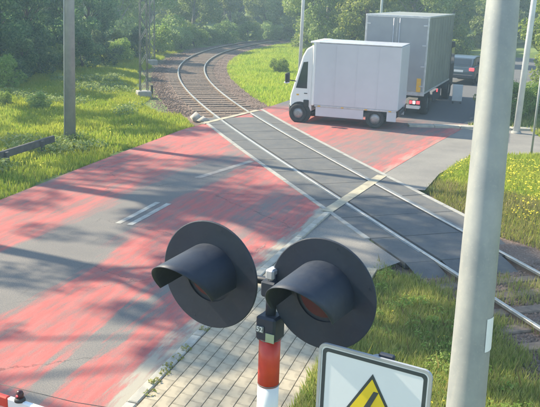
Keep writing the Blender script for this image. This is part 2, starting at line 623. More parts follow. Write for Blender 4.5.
# ------------------------------------------------------------ ground
def sheet(name, xs, ys, zf, mat, **kw):
    X, Y = np.meshgrid(xs, ys)
    Z = zf(X, Y)
    nx, ny = len(xs), len(ys)
    me = bpy.data.meshes.new(name)
    co = np.stack([X, Y, Z], -1).reshape(-1, 3)
    i = np.arange(nx * ny).reshape(ny, nx)
    q = np.stack([i[:-1, :-1], i[:-1, 1:], i[1:, 1:], i[1:, :-1]], -1).reshape(-1, 4)
    me.vertices.add(len(co)); me.vertices.foreach_set('co', co.reshape(-1))
    me.loops.add(q.size); me.loops.foreach_set('vertex_index', q.reshape(-1).astype(np.int32))
    me.polygons.add(len(q)); me.polygons.foreach_set('loop_start', np.arange(0, q.size, 4, dtype=np.int32))
    me.polygons.foreach_set('use_smooth', np.ones(len(q), bool))
    me.materials.append(mat); me.update(calc_edges=True)
    o = bpy.data.objects.new(name, me); COL.objects.link(o)
    return tag(o, **kw)


xs = np.r_[np.linspace(-170, -40, 16)[:-1], np.arange(-40, 40.01, .5), np.linspace(40, 170, 16)[1:]]
ys = np.r_[np.linspace(-60, -10, 8)[:-1], np.arange(-10, 100.01, .5), np.linspace(100, 300, 24)[1:]]
sheet('ground', xs, ys, gz, M['ground'], kind='structure', label='grassy ground around the road and the railway', cat='ground')

# road sheet with metre UVs
NA = 14
vs, fs, uvs = [], [], []
for i in range(NRD):
    for j in range(NA + 1):
        t = j / NA
        p = LEs[i] * (1 - t) + REs[i] * t
        vs.append((p[0], p[1], 0.0))
        uvs.append((-6.75 * (1 - t), s_grid[i] - S0))
for i in range(NRD - 1):
    for j in range(NA):
        a = i * (NA + 1) + j
        fs.append((a, a + 1, a + NA + 2, a + NA + 1))
road = MB().add(vs, fs).build('road', M['road'], kind='structure', label='two lane road with worn red and grey surfacing', cat='road')
ul = road.data.uv_layers.new(name='UVMap')
li = np.zeros(len(road.data.loops), np.int32); road.data.loops.foreach_get('vertex_index', li)
ul.data.foreach_set('uv', np.array(uvs)[li].reshape(-1))

MB().add([(x, y, -.005) for x, y in SIDE_POLY], [tuple(range(len(SIDE_POLY)))]).build('side_road', M['side'], kind='structure', label='pale asphalt side road joining beyond the crossing', cat='road')
# grey footpath base under and beyond the paving blocks
fp = []
yy = [-3, 4, 8.4, 10.66, 13.9, 15.2]
poly = [(float(road_edge_x(y, 1)) + .02, y) for y in yy] + [(1.55, 17.3), (1.3, 17.25), (2.55, 13.95)]
poly = [(float(road_edge_x(y, 1)) - .02, y) for y in yy + [17.16]] + [(1.36, 16.9), (2.42, 13.85)] + [(float(road_edge_x(y, 1)) + 1.92, y) for y in (13.2, 10.66, 8.4, 4, -3)]
MB().add([(x, y, .004) for x, y in poly], [tuple(range(len(poly)))]).build('footpath', M['side'], kind='structure', label='grey footpath running beside the road up to the track', cat='footpath')

# centre dashes (a double one and others further on)
def road_pt(t, s):
    i = s + S0
    l = np.array([np.interp(i, s_grid, LEs[:, k]) for k in (0, 1)])
    r = np.array([np.interp(i, s_grid, REs[:, k]) for k in (0, 1)])
    f = (t + 6.75) / 6.75
    return l * (1 - f) + r * f


def strip(mb, t0, t1, s0, s1, z, n=6):
    vv = []
    for k in range(n + 1):
        s = s0 + (s1 - s0) * k / n
        a, b = road_pt(t0, s), road_pt(t1, s)
        vv += [(a[0], a[1], z), (b[0], b[1], z)]
    mb.add(vv, [(2 * k, 2 * k + 1, 2 * k + 3, 2 * k + 2) for k in range(n)])


for (a, b) in ((-3.62, -3.50), (-3.36, -3.24)):
    mb = MB(); strip(mb, a, b, 6.5, 8.35, .005)
    mb.build('road_marking', M['line_paint'], kind='structure', cat='road marking', label='%s pale dash of the double centre marking' % ('left' if a < -3.5 else 'right'))
_a, _b = P(197, 178), P(252, 161)
_d = (_b - _a).normalized(); _n = Vector((-_d.y, _d.x, 0)) * .09
MB().add([(*(_a - _n).xy, .005), (*(_b - _n).xy, .005), (*(_b + _n).xy, .005), (*(_a + _n).xy, .005)], [(0, 1, 2, 3)]).build('stop_line', M['line_faint'], kind='structure', cat='road marking', label='faded pale marking on the red road before the rails')

# kerb stones along the right edge
kerb = empty('kerb', kind='structure', label='row of pale kerb stones between the road and the paving', cat='kerb')
base = None
for k in range(26):
    s = -9.0 + k * 1.0
    if s > 8.3: break
    a, b = road_pt(0, s + .01), road_pt(0, s + .985)
    ang = math.atan2(b[1] - a[1], b[0] - a[0])
    if base is None:
        base = MB().box((.4875, -.08, -.03), (.975, .14, .16), bev=.012).build('kerb_stone', M['concrete_light'], kerb)
        o = base
    else:
        o = base.copy(); COL.objects.link(o); o.parent = kerb
    o.location = (a[0], a[1], random.uniform(-.004, .004)); o.rotation_euler = (0, 0, ang)

# paving blocks
pav = empty('pavement', kind='structure', label='beige block pavement beside the near kerb', cat='pavement')
blocks = []
for r in range(10):
    t = .17 + r * .175
    for k in range(60):
        s = -3.0 + (k + .5 * (r % 2)) * .262
        if s > 5.6: continue
        blocks.append((t, s))
blocks.sort(key=lambda q: abs(q[1] - 1.5))
proto = None
rest = MB()
for n, (t, s) in enumerate(blocks):
    a = road_pt(0, s); b = road_pt(0, s + .25)
    d = (b - a) / np.linalg.norm(b - a); nn = np.array([d[1], -d[0]])
    c = a + d * .125 + nn * (t + .085)
    ang = math.atan2(d[1], d[0]) + random.uniform(-.005, .005)
    z = .018 + random.uniform(-.0015, .0015)
    if n < 300:
        if proto is None:
            proto = MB().box((0, 0, 0), (.259, .167, .05), bev=.003).build('paving_block', M['paver'], pav); o = proto
        else:
            o = proto.copy(); COL.objects.link(o)
        o.parent = pav; o.location = (c[0], c[1], z - .004); o.rotation_euler = (0, 0, ang)
    else:
        rest.box((c[0], c[1], z - .004), (.259, .167, .05), ang)
rest.build('paving_block', M['paver'], pav, kind='stuff')

# concrete strip at the mouth of the side road
cs = empty('concrete_strip', kind='structure', label='pale sunlit concrete strip across the side road behind the vehicles', cat='kerb')
for k in range(5):
    x = 5.0 + k * .95
    MB().box((x + .46, 29.32 + .02 * k, .02), (.93, .42, .12), .02, .015).build('kerb_stone', M['concrete_light'], cs)

# ------------------------------------------------------------ railway
def track_xy(i, off):
    i = min(i, len(TL) - 1.001); q = i - int(i)
    x, y, a = TL[int(i)] * (1 - q) + TL[int(i) + 1] * q
    return x + math.cos(a) * off, y + math.sin(a) * off


def tl_index(y):
    return int(np.argmin(np.abs(TL[:, 1] - y) + (TL[:, 0] > 12) * 0))


ballast = MB()
vv, ff = [], []
offs = [-3.0, -2.5, -1.3, 0, 1.2, 2.2, 2.7]
for i in range(len(TL)):
    for o_ in offs:
        x, y = track_xy(i, o_)
        if 12.5 < TL[i, 1] < 32: o2 = max(-2.4, min(2.1, o_))
        vv.append((x, y, -.19 if abs(o_) > 2.3 else -.115 + .01 * math.sin(i * 1.7 + o_)))
nO = len(offs)
for i in range(len(TL) - 1):
    for j in range(nO - 1):
        a = i * nO + j
        ff.append((a, a + 1, a + nO + 1, a + nO))
ballast.add(vv, ff, True).build('track_bed', M['ballast'], kind='structure', label='brown ballast bed under the curving railway', cat='track bed')

trk = empty('railway_track', label='single railway track crossing the road and curving away right behind', cat='railway track')
for side in (-1, 1):
    head, foot = MB(), MB()
    hv, fv = [], []
    prof_h = [(-.036, -.03), (.036, -.03), (.036, .012), (.028, .02), (-.028, .02), (-.036, .012)]
    prof_f = [(-.07, -.135), (.07, -.135), (.07, -.12), (.012, -.10), (.012, -.03), (-.012, -.03), (-.012, -.10), (-.07, -.12)]
    idx = range(20, len(TL))
    for i in idx:
        for (o_, z) in prof_h:
            x, y = track_xy(i, side * .7535 + o_); hv.append((x, y, z))
        for (o_, z) in prof_f:
            x, y = track_xy(i, side * .7535 + o_); fv.append((x, y, z))

    def sk(n, m):
        return [(i * m + k, i * m + (k + 1) % m, (i + 1) * m + (k + 1) % m, (i + 1) * m + k) for i in range(n - 1) for k in range(m)]
    n_ = len(list(idx))
    ro = head.add(hv, sk(n_, 6)).build('rail', M['steel_rail'], trk)
    foot.add(fv, sk(n_, 8)).build('rail_web', M['rail_rust'], ro)
sl_mb = MB().box((0, 0, -.055), (2.6, .25, .12), bev=.02)
slp = None
ln = 0
acc = 0.0
for i in range(24, len(TL) - 1):
    acc += .5
    if acc >= .62:
        acc -= .62
        x, y, a = TL[i]
        if 14.2 < y < 30.6: continue
        x -= -math.sin(a) * acc; y -= math.cos(a) * acc
        if slp is None:
            slp = sl_mb.build('sleeper', M['sleeper'], trk); o = slp
        else:
            o = slp.copy(); COL.objects.link(o); o.parent = trk
        o.location = (x + random.uniform(-.03, .03), y, -.083 + random.uniform(-.006, .006)); o.rotation_euler = (0, 0, a + random.uniform(-.015, .015))

# crossing deck: panels between and outside of the rails
deck = empty('crossing_deck', kind='structure', label='dark asphalt crossing deck with the rails set into it', cat='level crossing')


def band(o0, o1, i0, i1, z1, z0=-.1, e0=0, e1=0):
    vv = []
    ii = [i0 + k * (i1 - i0) / max(1, round(i1 - i0)) for k in range(max(1, round(i1 - i0)) + 1)]
    for i in ii:
        for (o_, z) in ((o0, z0), (o1, z0), (o1, z1), (o0, z1)):
            x, y = track_xy(i, o_); vv.append((x, y, z))
    n = len(ii)
    ff = [(i * 4 + k, i * 4 + (k + 1) % 4, (i + 1) * 4 + (k + 1) % 4, (i + 1) * 4 + k) for i in range(n - 1) for k in range(4)]
    ff += [(3, 2, 1, 0), tuple((n - 1) * 4 + k for k in range(4))]
    return MB().add(vv, ff)


iA, iB = tl_index(14.3), tl_index(30.6)
iR = tl_index(15.6)
step = 3
for i in range(iA, iB - 1, step):
    j = min(i + step, iB)
    band(-.64, .64, i + .03, j - .03, .012 + random.uniform(-.002, .002)).build('deck_panel', M['deck'], deck)
for i in range(iA, iB - 1, step):
    j = min(i + step, iB)
    band(-1.38, -.80, i + .03, j - .03, .010 + random.uniform(-.002, .002)).build('deck_panel', M['deck'], deck)
for i in range(iR, iB + 2, step):
    j = min(i + step, iB + 3)
    band(.80, 1.38, i + .03, j - .03, .010 + random.uniform(-.002, .002)).build('deck_panel', M['deck'], deck)
for o0, a_, b_ in ((-1.50, tl_index(15.8), iB), (1.385, iR, iB + 3)):
    for i in range(a_, b_ - 1, 2):
        band(o0, o0 + .115, i + .02, min(i + 2, b_) - .02, .016 + random.uniform(-.003, .003)).build('edge_stone', M['concrete'], deck)
for o0 in (-.795, -.66, .645, .78):
    pass
for o0, o1, i_ in ((-1.38, -.80, iA), (-.64, .64, iA), (.80, 1.38, iR)):
    vv = []
    for i, z in ((i_ + .02, .006), (i_ - .5, -.04), (i_ - 1.2, -.125)):
        for o_ in np.linspace(o0, o1, 5):
            x, y = track_xy(i, o_); vv.append((x, y, z))
    MB().add(vv, [(r * 5 + k, r * 5 + k + 1, r * 5 + k + 6, r * 5 + k + 5) for r in range(2) for k in range(4)]).build('deck_ramp', M['deck'], deck)
band(-.80, -.64, iA, iB, .005).build('flangeway', M['groove'], deck)
band(.64, .80, iA, iB, .005).build('flangeway', M['groove'], deck)
# pale concrete shoulders of the rails in the deck
for o0, o1 in ((-.85, -.802), (.802, .85)):
    band(o0, o1, iA + 1, iB, .0155).build('rail_edging', M['galv_dark'], deck)


def quad_strip(p, q, w, z, name, mat, n=1, **kw):
    p, q = Vector(p[:2]), Vector(q[:2])
    d = (q - p).normalized(); nn = Vector((-d.y, d.x)) * w / 2
    return MB().add([(*(p - nn), z), (*(q - nn), z), (*(q + nn), z), (*(p + nn), z)], [(0, 1, 2, 3)]).build(name, mat, **kw)


quad_strip(P(327, 212), P(382, 176), .26, .021, 'edge_line', M['line_cream'], kind='structure', cat='road marking', label='worn cream edge line crossing the deck on its near side')
quad_strip(P(202, 124), P(258, 110.5), .22, .021, 'edge_line', M['line_cream'], kind='structure', cat='road marking', label='worn cream edge line crossing the deck on its far side')

# ballast stones near the track
def rocks(name, pts, smin, smax, mat, **kw):
    n = len(pts)
    base = np.array([(1, 0, 0), (0, 1, 0), (-1, 0, 0), (0, -1, 0), (0, 0, 1), (0, 0, -1)], float)
    tri = np.array([(0, 1, 4), (1, 2, 4), (2, 3, 4), (3, 0, 4), (1, 0, 5), (2, 1, 5), (3, 2, 5), (0, 3, 5)])
    sc = rng.uniform(smin, smax, (n, 1, 1)) * rng.uniform(.6, 1.3, (n, 6, 3)) * np.array([1, 1, .7])
    a = rng.uniform(0, 6.28, n); ca, sa = np.cos(a)[:, None], np.sin(a)[:, None]
    v = base[None] * sc
    x = v[..., 0] * ca - v[..., 1] * sa; y = v[..., 0] * sa + v[..., 1] * ca
    v = np.stack([x, y, v[..., 2]], -1) + pts[:, None, :]
    me = bpy.data.meshes.new(name)
    vv = v.reshape(-1, 3)
    t = (tri[None] + (np.arange(n) * 6)[:, None, None]).reshape(-1)
    me.vertices.add(len(vv)); me.vertices.foreach_set('co', vv.reshape(-1))
    me.loops.add(len(t)); me.loops.foreach_set('vertex_index', t.astype(np.int32))
    me.polygons.add(len(t) // 3); me.polygons.foreach_set('loop_start', np.arange(0, len(t), 3, dtype=np.int32))
    me.materials.append(mat); me.update(calc_edges=True)
    o = bpy.data.objects.new(name, me); COL.objects.link(o)
    return tag(o, **kw)


def track_scatter(n, y0, y1, omin, omax):
    i0, i1 = tl_index(y0), tl_index(y1)
    i = rng.integers(i0, i1, n); f = rng.uniform(-.3, .3, n)
    o_ = rng.uniform(omin, omax, n)
    x = TL[i, 0] + np.cos(TL[i, 2]) * o_ - np.sin(TL[i, 2]) * f
    y = TL[i, 1] + np.sin(TL[i, 2]) * o_ + np.cos(TL[i, 2]) * f
    return x, y, o_


x1, y1, o1 = track_scatter(9000, 6.5, 14.1, -1.9, 2.4)
x2, y2, o2 = track_scatter(22000, 31.4, 66, -3.0, 2.3)
pts = np.stack([np.r_[x1, x2], np.r_[y1, y2], np.r_[np.full(len(x1), -.12), np.full(len(x2), -.12)] - np.where(np.abs(np.r_[o1, o2]) > 2.2, .05, 0)], 1)
rocks('ballast_stones', pts, .025, .055, M['stone'], kind='stuff', label='loose brown ballast stones along the track', cat='ballast')
# pale rocks by the corner of the crossing
for k, (px, py, s, lb) in enumerate(((196, 118, .34, 'largest pale rock at the far left corner of the crossing'), (203, 121, .2, 'smaller pale rock nearest the red road at the crossing corner'))):
    p = P(px, py)
    rocks('rock', np.array([[p.x, p.y, .02]]), s, s * 1.1, M['rock'], label=lb, cat='rock')


# ------------------------------------------------------------ vegetation
def blades(name, x, y, hmin, hmax, w, mat, z=None, lean=.45, **kw):
    n = len(x)
    z = gz(x, y) if z is None else z
    a = rng.uniform(0, 6.28, n); h = rng.uniform(hmin, hmax, n)
    la = rng.uniform(0, 6.28, n); l = rng.uniform(.1, lean, n) * h
    ww = w * rng.uniform(.6, 1.4, n)
    bx, by = np.cos(a) * ww / 2, np.sin(a) * ww / 2
    b0 = np.stack([x - bx, y - by, z - .02], 1); b1 = np.stack([x + bx, y + by, z - .02], 1)
    tp = np.stack([x + np.cos(la) * l, y + np.sin(la) * l, z + h], 1)
    mx = x + np.cos(la) * l * .35; my = y + np.sin(la) * l * .35
    m0 = np.stack([mx + bx * .8, my + by * .8, z + h * .55], 1); m1 = np.stack([mx - bx * .8, my - by * .8, z + h * .55], 1)
    v = np.stack([b0, b1, m0, tp, m1], 1)
    return np_obj(name, v, 5, mat, kind='stuff', **kw)


def free(x, y, track=2.5):
    d, _ = tdist(x, y)
    return (~road_mask(x, y, .05)) & (~walk_mask(x, y)) & (~in_poly(x, y, SIDE_POLY)) & (np.abs(d) > track)


def clump(x, y, sc=1.3, th=.0):
    return (np.sin(x * sc + 1.3 * np.sin(y * sc * .7)) * np.sin(y * sc * 1.1 + np.sin(x * sc * .6)) > th)


# near verge between paving and track
x = rng.uniform(.2, 5.5, 330000); y = rng.uniform(6.0, 15.5, 330000)
d, _ = tdist(x, y)
lim = 1.25 + .35 * sm((13.5 - y) / 3) + .25 * np.sin(y * 2.1) + .15 * np.sin(y * 5.3 + 1) + rng.normal(0, .12, len(x))
k = (~walk_mask(x, y)) & (x > road_edge_x(y, 1) + 1.9 + .06 * np.sin(y * 4)) & (d < -np.where(y > 13.3, 1.75, lim)) & (x > .325 * y - 3.4) & (x < .42 * y)
blades('grass', x[k], y[k], .05, .24, .012, M['grass_near'], label='long shaded verge grass between the block pavement and the near rails', cat='grass')
k2 = k & (rng.random(len(x)) < .012)
blades('grass_stalks', x[k2], y[k2], .22, .42, .008, M['grass_dry'], label='tall straw coloured stalks standing above the near verge', cat='grass')
cen_x = rng.uniform(.8, 3.2, 500); cen_y = rng.uniform(7.6, 13.5, 500)
d_, _ = tdist(cen_x, cen_y)
kk = (~walk_mask(cen_x, cen_y)) & (d_ < -1.9) & (cen_x > road_edge_x(cen_y, 1) + 2.0)
VERGE_WEEDS = np.stack([cen_x[kk][:120], cen_y[kk][:120], np.full(min(120, kk.sum()), .03)], 1)
# sparse tufts creeping into the ballast
x, y, o_ = track_scatter(26000, 6.5, 13.9, -2.0, 3.2)
k = clump(x, y, 3.2, -.1) | (np.abs(o_) > 1.3)
blades('grass', x[k], y[k], .04, .2, .012, M['grass_dry'], z=np.full(k.sum(), -.12), label='sparse dry tufts growing through the near ballast', cat='grass')
# right verge, dandelion meadow
x = rng.uniform(3.2, 16, 330000); y = rng.uniform(8, 29.5, 330000)
d, _ = tdist(x, y)
k0 = free(x, y, 0) & (d > 1.65 + .15 * np.sin(y * 3)) & (x < .53 * y + 1) & (x > road_edge_x(y, 1))
dry = (d < 3.3 + .6 * np.sin(y * 1.1)) & (rng.random(len(x)) < .8)
dirt = (d < 2.4) & (y < 13.5)
k = k0 & ~dry
blades('grass', x[k], y[k], .05, .2, .017, M['grass'], label='bright grass of the dandelion verge right of the crossing', cat='grass')
k = k0 & dry & ~dirt
blades('grass', x[k], y[k], .06, .26, .015, M['grass_dry'], label='straw coloured grass edging the track behind the tall grey pole', cat='grass')
# left verge
x = rng.uniform(-17, -1, 420000); y = rng.uniform(12, 62, 420000)
d, _ = tdist(x, y)
k = free(x, y, 0) & (d < np.where((y > 26) & (y < 31), -1.9, -2.75 - .3 * np.sin(y))) & (x > -.40 * y) & ((x < road_edge_x(y, -1) - .1 - .15 * np.sin(y * 1.7)) | (y > 27))
blades('grass', x[k], y[k], .05, .19, .028, M['grass'], label='sunlit grass bank left of the road and the track', cat='grass')
# between the curve and the vans
x = rng.uniform(-5, 16, 260000); y = rng.uniform(31, 78, 260000)
d, _ = tdist(x, y)
k = free(x, y, 0) & (d > 2.1) & (x < road_edge_x(y, -1) - .1)
blades('grass', x[k], y[k], .06, .22, .035, M['grass'], label='grass slope inside the curve of the track', cat='grass')
x = rng.uniform(6, 24, 60000); y = rng.uniform(27, 50, 60000)
k = free(x, y, 0) & (x > road_edge_x(y, 1))
blades('grass', x[k], y[k], .08, .28, .04, M['grass_near'], label='shaded grass beyond the side road at right', cat='grass')


def flowers(n, xr, yr, cond, s, label):
    x = rng.uniform(*xr, n); y = rng.uniform(*yr, n)
    k = cond(x, y) & clump(x, y, .9, -.45)
    x, y = x[k], y[k]; m = len(x)
    z = gz(x, y) + rng.uniform(.10, .2, m)
    a = rng.uniform(0, 1.0, m)
    t = np.arange(6) / 6 * 2 * np.pi
    r = rng.uniform(.7, 1.2, (m, 1)) * s
    tx, ty = rng.normal(0, .3, (m, 1)), rng.normal(0, .3, (m, 1))
    vx = np.cos(t + a[:, None]) * r; vy = np.sin(t + a[:, None]) * r
    v = np.stack([x[:, None] + vx, y[:, None] + vy, z[:, None] + vx * tx + vy * ty], -1)
    np_obj('dandelions', v, 6, M['yellow'], kind='stuff', label=label, cat='flowers')


def c_r(x, y):
    d, _ = tdist(x, y)
    return free(x, y, 0) & (d > 2.6) & (x < .42 * y) & (x > road_edge_x(y, 1))


flowers(7500, (3.5, 12), (14, 26), c_r, .020, 'yellow dandelions scattered over the right verge')


def c_l(x, y):
    d, _ = tdist(x, y)
    return free(x, y, 0) & (d < -2.8) & (x > -.4 * y) & (x < road_edge_x(y, -1) - .2)


flowers(1100, (-14, -4), (16, 38), c_l, .022, 'few yellow dandelions on the left bank')


def c_n(x, y):
    d, _ = tdist(x, y)
    return (~walk_mask(x, y)) & (x > road_edge_x(y, 1) + 2) & (d < -2.3)


flowers(420, (.5, 4.5), (7.5, 13.5), c_n, .016, 'handful of yellow flowers in the near verge')


def leaf_cloud(centers, radii, n, size, up=.35, squash=.75):
    """n leaf faces in lumps; returns (n,4,3)"""
    c = centers[rng.integers(0, len(centers), n)] if radii is None else None
    w = radii ** 2; w = w / w.sum()
    i = rng.choice(len(centers), n, p=w)
    d = rng.normal(size=(n, 3)); d /= np.linalg.norm(d, axis=1)[:, None]
    r = rng.uniform(.35, 1.0, n) ** .45 * radii[i]
    p = centers[i] + d * r[:, None] * np.array([1, 1, squash])
    nrm = d * .6 + rng.normal(size=(n, 3)) * .6 + np.array([0, 0, up]); nrm /= np.linalg.norm(nrm, axis=1)[:, None]
    t = np.cross(nrm, rng.normal(size=(n, 3))); t /= np.linalg.norm(t, axis=1)[:, None]
    b = np.cross(nrm, t)
    s = size * rng.uniform(.6, 1.4, n)[:, None]
    return np.stack([p - t * s * .9, p - b * s * .42, p + t * s * .9, p + b * s * .42], 1)


def make_tree(name, H, crown_r, base_z, nlump, nleaf, lsize, leafm, barkm, seed, lump=(.5, 1.1), trunk_r=.16):
    global rng
    rng = np.random.default_rng(seed)
    rnd = random.Random(seed)
    root = empty(name)
    tb = MB()
    pts = [(0, 0, -.3)]
    x = y = 0
    for k in range(1, 7):
        x += rnd.uniform(-.12, .12); y += rnd.uniform(-.12, .12)
        pts.append((x, y, H * .92 * k / 6))
    tb.tube(pts, [trunk_r * (1.15 - .16 * k) for k in range(7)], 9)
    cs, rs = [], []
    for k in range(nlump):
        f = rnd.random() ** .8
        z = base_z + (H - base_z) * f
        prof = math.sin(math.pi * min(1, .14 + .80 * f)) ** .7
        a = rnd.uniform(0, 6.28); r = crown_r * prof * rnd.uniform(.3, 1.0)
        c = (math.cos(a) * r, math.sin(a) * r, z)
        cs.append(c); rs.append(rnd.uniform(*lump) * (1.1 - .35 * f))
        if k % 2 == 0:
            zz = max(.25, z - r * .7 - .3)
            fz = min(5.99, max(0, zz / (H * .92) * 6)); i0 = int(fz); q = fz - i0
            b0 = Vector(pts[i0]) * (1 - q) + Vector(pts[min(6, i0 + 1)]) * q
            mid = b0 * .5 + Vector(c) * .5 + Vector((0, 0, .15))
            tb.tube([b0, mid, Vector(c)], [trunk_r * .38, trunk_r * .24, .02], 5, False)
    tb.build('trunk', barkm, root)
    v = leaf_cloud(np.array(cs), np.array(rs), nleaf, lsize)
    np_obj('crown', v, 4, leafm, root)
    return root


def plant_tree(root, x, y, sc, rz, label, group, cat='tree', first=set(), z=None, name=None):
    if root.name not in first:
        first.add(root.name); o = root
    else:
        o = copy_tree(root)
    o.location = (x, y, gzz(x, y) - .05 if z is None else z)
    o.rotation_euler = (0, 0, rz); o.scale = (sc, sc, sc * random.uniform(.92, 1.1))
    tag(o, label, cat, group)
    return o


T_dark = [make_tree('woodland_tree', 8.5, 2.9, .5, 62, 15000, .15, M['leaf_dark'], M['bark'], 11),
          make_tree('woodland_tree', 10, 2.6, .9, 62, 15000, .15, M['leaf_dark'], M['bark'], 12)]
T_mid = [make_tree('broadleaf_tree', 8, 2.8, .4, 60, 15000, .14, M['leaf_mid'], M['bark'], 13),
         make_tree('broadleaf_tree', 9.5, 3.0, .9, 64, 15000, .15, M['leaf_mid'], M['bark'], 14)]
T_light = [make_tree('pale_green_tree', 8, 2.7, .5, 56, 13000, .13, M['leaf_light'], M['bark_pale'], 15),
           make_tree('pale_green_tree', 7, 2.5, .3, 50, 13000, .13, M['leaf_light'], M['bark'], 16)]
T_shade = [make_tree('roadside_tree', 12.5, 2.9, 4.0, 46, 7500, .085, M['leaf_mid'], M['bark'], 21, (.35, .8), .15),
           make_tree('roadside_tree', 12.0, 2.4, 6.8, 34, 5000, .12, M['leaf_mid'], M['bark'], 22, (.35, .8), .26)]
B_dark = make_tree('shrub', 2.2, 1.3, .15, 26, 5200, .075, M['leaf_dark'], M['bark'], 17, (.3, .6), .05)
B_mid = make_tree('shrub', 1.8, 1.1, .1, 24, 5200, .07, M['leaf_mid'], M['bark'], 18, (.25, .55), .05)
B_light = make_tree('shrub', 1.5, 1.0, .1, 24, 5200, .065, M['leaf_light'], M['bark'], 19, (.25, .5), .04)
rng = np.random.default_rng(99)
rr = random.Random(5)
ORD = ['leftmost', 'second from left', 'third from left', 'fourth from left', 'fifth from left', 'sixth from left', 'seventh from left', 'eighth from left', 'ninth from left', 'tenth from left', 'eleventh from left', 'twelfth from left']


def row(kinds, spots, s0, s1, text, group, cat='tree', shared=False):
    spots = sorted(spots, key=lambda q: q[0] / q[1])
    for n_, q in enumerate(spots):
        k_ = rr.choice(kinds)
        lb = text if shared else '%s, %s' % (text, ORD[n_])
        plant_tree(k_, q[0], q[1], rr.uniform(s0, s1) * (q[2] if len(q) > 2 else 1), rr.uniform(0, 6), lb, group, cat)


row(T_dark, [(-15.6, 37.5), (-14.6, 41.5), (-14.0, 45.8), (-13.0, 50), (-12.5, 54.5)], .62, .75, 'dark bluish green tree in the front row of the wood at left', 'front row of the dark wood')
row(T_dark, [(-19.5, 41), (-18.5, 46), (-17.4, 51.5), (-16.5, 57), (-22, 52)], .7, .9, 'dark tree deeper in the wood at left, crown over its neighbours', 'deeper trees of the dark wood', shared=True)
row(T_light, [(-12.5, 66), (-11, 72), (-8, 78), (-4.5, 82), (-10, 84), (-1, 87), (-5.5, 91), (3.5, 92), (-14.5, 78), (-17, 70)], .9, 1.15, 'pale green tree behind the bend of the track', 'trees behind the bend')
row(T_mid + T_light + T_dark[:1], [(-34 + k * 3.0 + rr.uniform(-1, 1), 100 + rr.uniform(-5, 9)) for k in range(26)], 1.15, 1.5, 'tall tree on the wooded rise far behind the track', 'trees on the far rise', shared=True)
plant_tree(T_light[0], 3.4, 59.0, .85, .3, 'pale drooping tree beside the lamp post in front of the track bend', None)
plant_tree(T_mid[0], 6.2, 56.5, .85, 1.3, 'full green tree standing behind the roof of the white van', None)
row(T_light + T_mid[:1], [(7, 62), (3.5, 68), (10.2, 60), (7.5, 75), (13.8, 66), (1.5, 80), (11, 72)], .9, 1.1, 'leafy green tree of the row behind the van and the truck', 'row behind van and truck')
row(T_mid, [(16.2, 44.0), (18.6, 47.5), (21.5, 53), (15.2, 40.2, .8)], .8, .95, 'bright leafy roadside tree right of the dark car', 'roadside trees right of the car')
row(T_dark + T_mid[:1], [(15.6, 36.0), (18.5, 36.5), (20, 41), (23, 45), (17.5, 32.8), (26, 40), (26.5, 52)], .75, .95, 'dense tree on the shaded slope at far right', 'trees on the right slope')
row(T_mid + T_light, [(25, 68), (20, 74), (29, 62), (24, 80), (31, 72), (17, 76), (14, 82), (22, 86)], 1, 1.25, 'tree closing the view at the end of the road', 'trees at the end of the road')
# trees outside the left of the picture; their dappled shade falls on the road
L9 = 'tall sparse roadside tree left of the view, dappling the road'
for (k_, x, y, s) in ((1, -10.9, 16.6, 1.0), (0, -17.0, 24.2, 1.3), (1, -12.6, 22.0, 1.35), (0, -20.5, 29.0, 1.3), (1, -17.2, 33.5, .95), (0, -14.5, 14.0, 1.15)):
    plant_tree(T_shade[k_], x, y, s, rr.uniform(0, 6), L9, 'trees shading the road')

# shrubs
S = [(B_mid, 2.3, 49.5, .75, 'green shrub on the slope just left of the lamp post', None),
     (B_mid, .3, 47.5, .5, 'rounded green shrub on the slope inside the track curve', None),
     (B_mid, -10.4, 55, .9, 'green shrub where the dark wood meets the track bend', None),
     (B_light, 8.75, 31.2, .9, 'bright yellow green bush left of the thick grey pole', None),
     (B_mid, 10.0, 33.2, .95, 'green bush behind the yellow green bush by the road', None),
     (B_mid, 11.8, 34.4, .9, 'bush in the shade behind the white lamp post', None),
     (B_dark, 13.2, 32.5, 1.0, 'dark bush behind the thin signpost at right', None),
     (B_dark, 15.4, 33.2, .9, 'dark bush at the right edge of the view', None),
     (B_mid, -10.6, 31.2, .36, 'low spreading shrub on the grass bank at the left edge', None),
     (B_light, -8.9, 30.4, .42, 'low yellow green bush on the bank just left of the mast', None)]
for n_, (px, py) in enumerate(((4, 82), (22, 77), (44, 72), (62, 68), (84, 64), (104, 61), (122, 57), (140, 53))):
    q = P(px, py, .35)
    S.append((B_dark if n_ % 3 else B_mid, q.x - .3, q.y + .6, .85, 'dark shrub at the foot of the left wood, ' + ORD[n_], 'shrubs at the wood edge'))
for n_, (px, py) in enumerate(((158, 50), (170, 47), (182, 45), (196, 43), (212, 41), (230, 39.5), (250, 38), (270, 37), (292, 36.5))):
    q = P(px, py, .3)
    S.append((B_light if n_ % 3 else B_mid, q.x - .3, q.y + 1.5, rr.uniform(.9, 1.3), 'yellow green bush close behind the bend of the rails, ' + ORD[n_], 'bushes behind the bend'))
used = set()
for (b, x, y, s, lb, g) in S:
    plant_tree(b, x, y, s, rr.uniform(0, 6), lb, g, 'shrub')

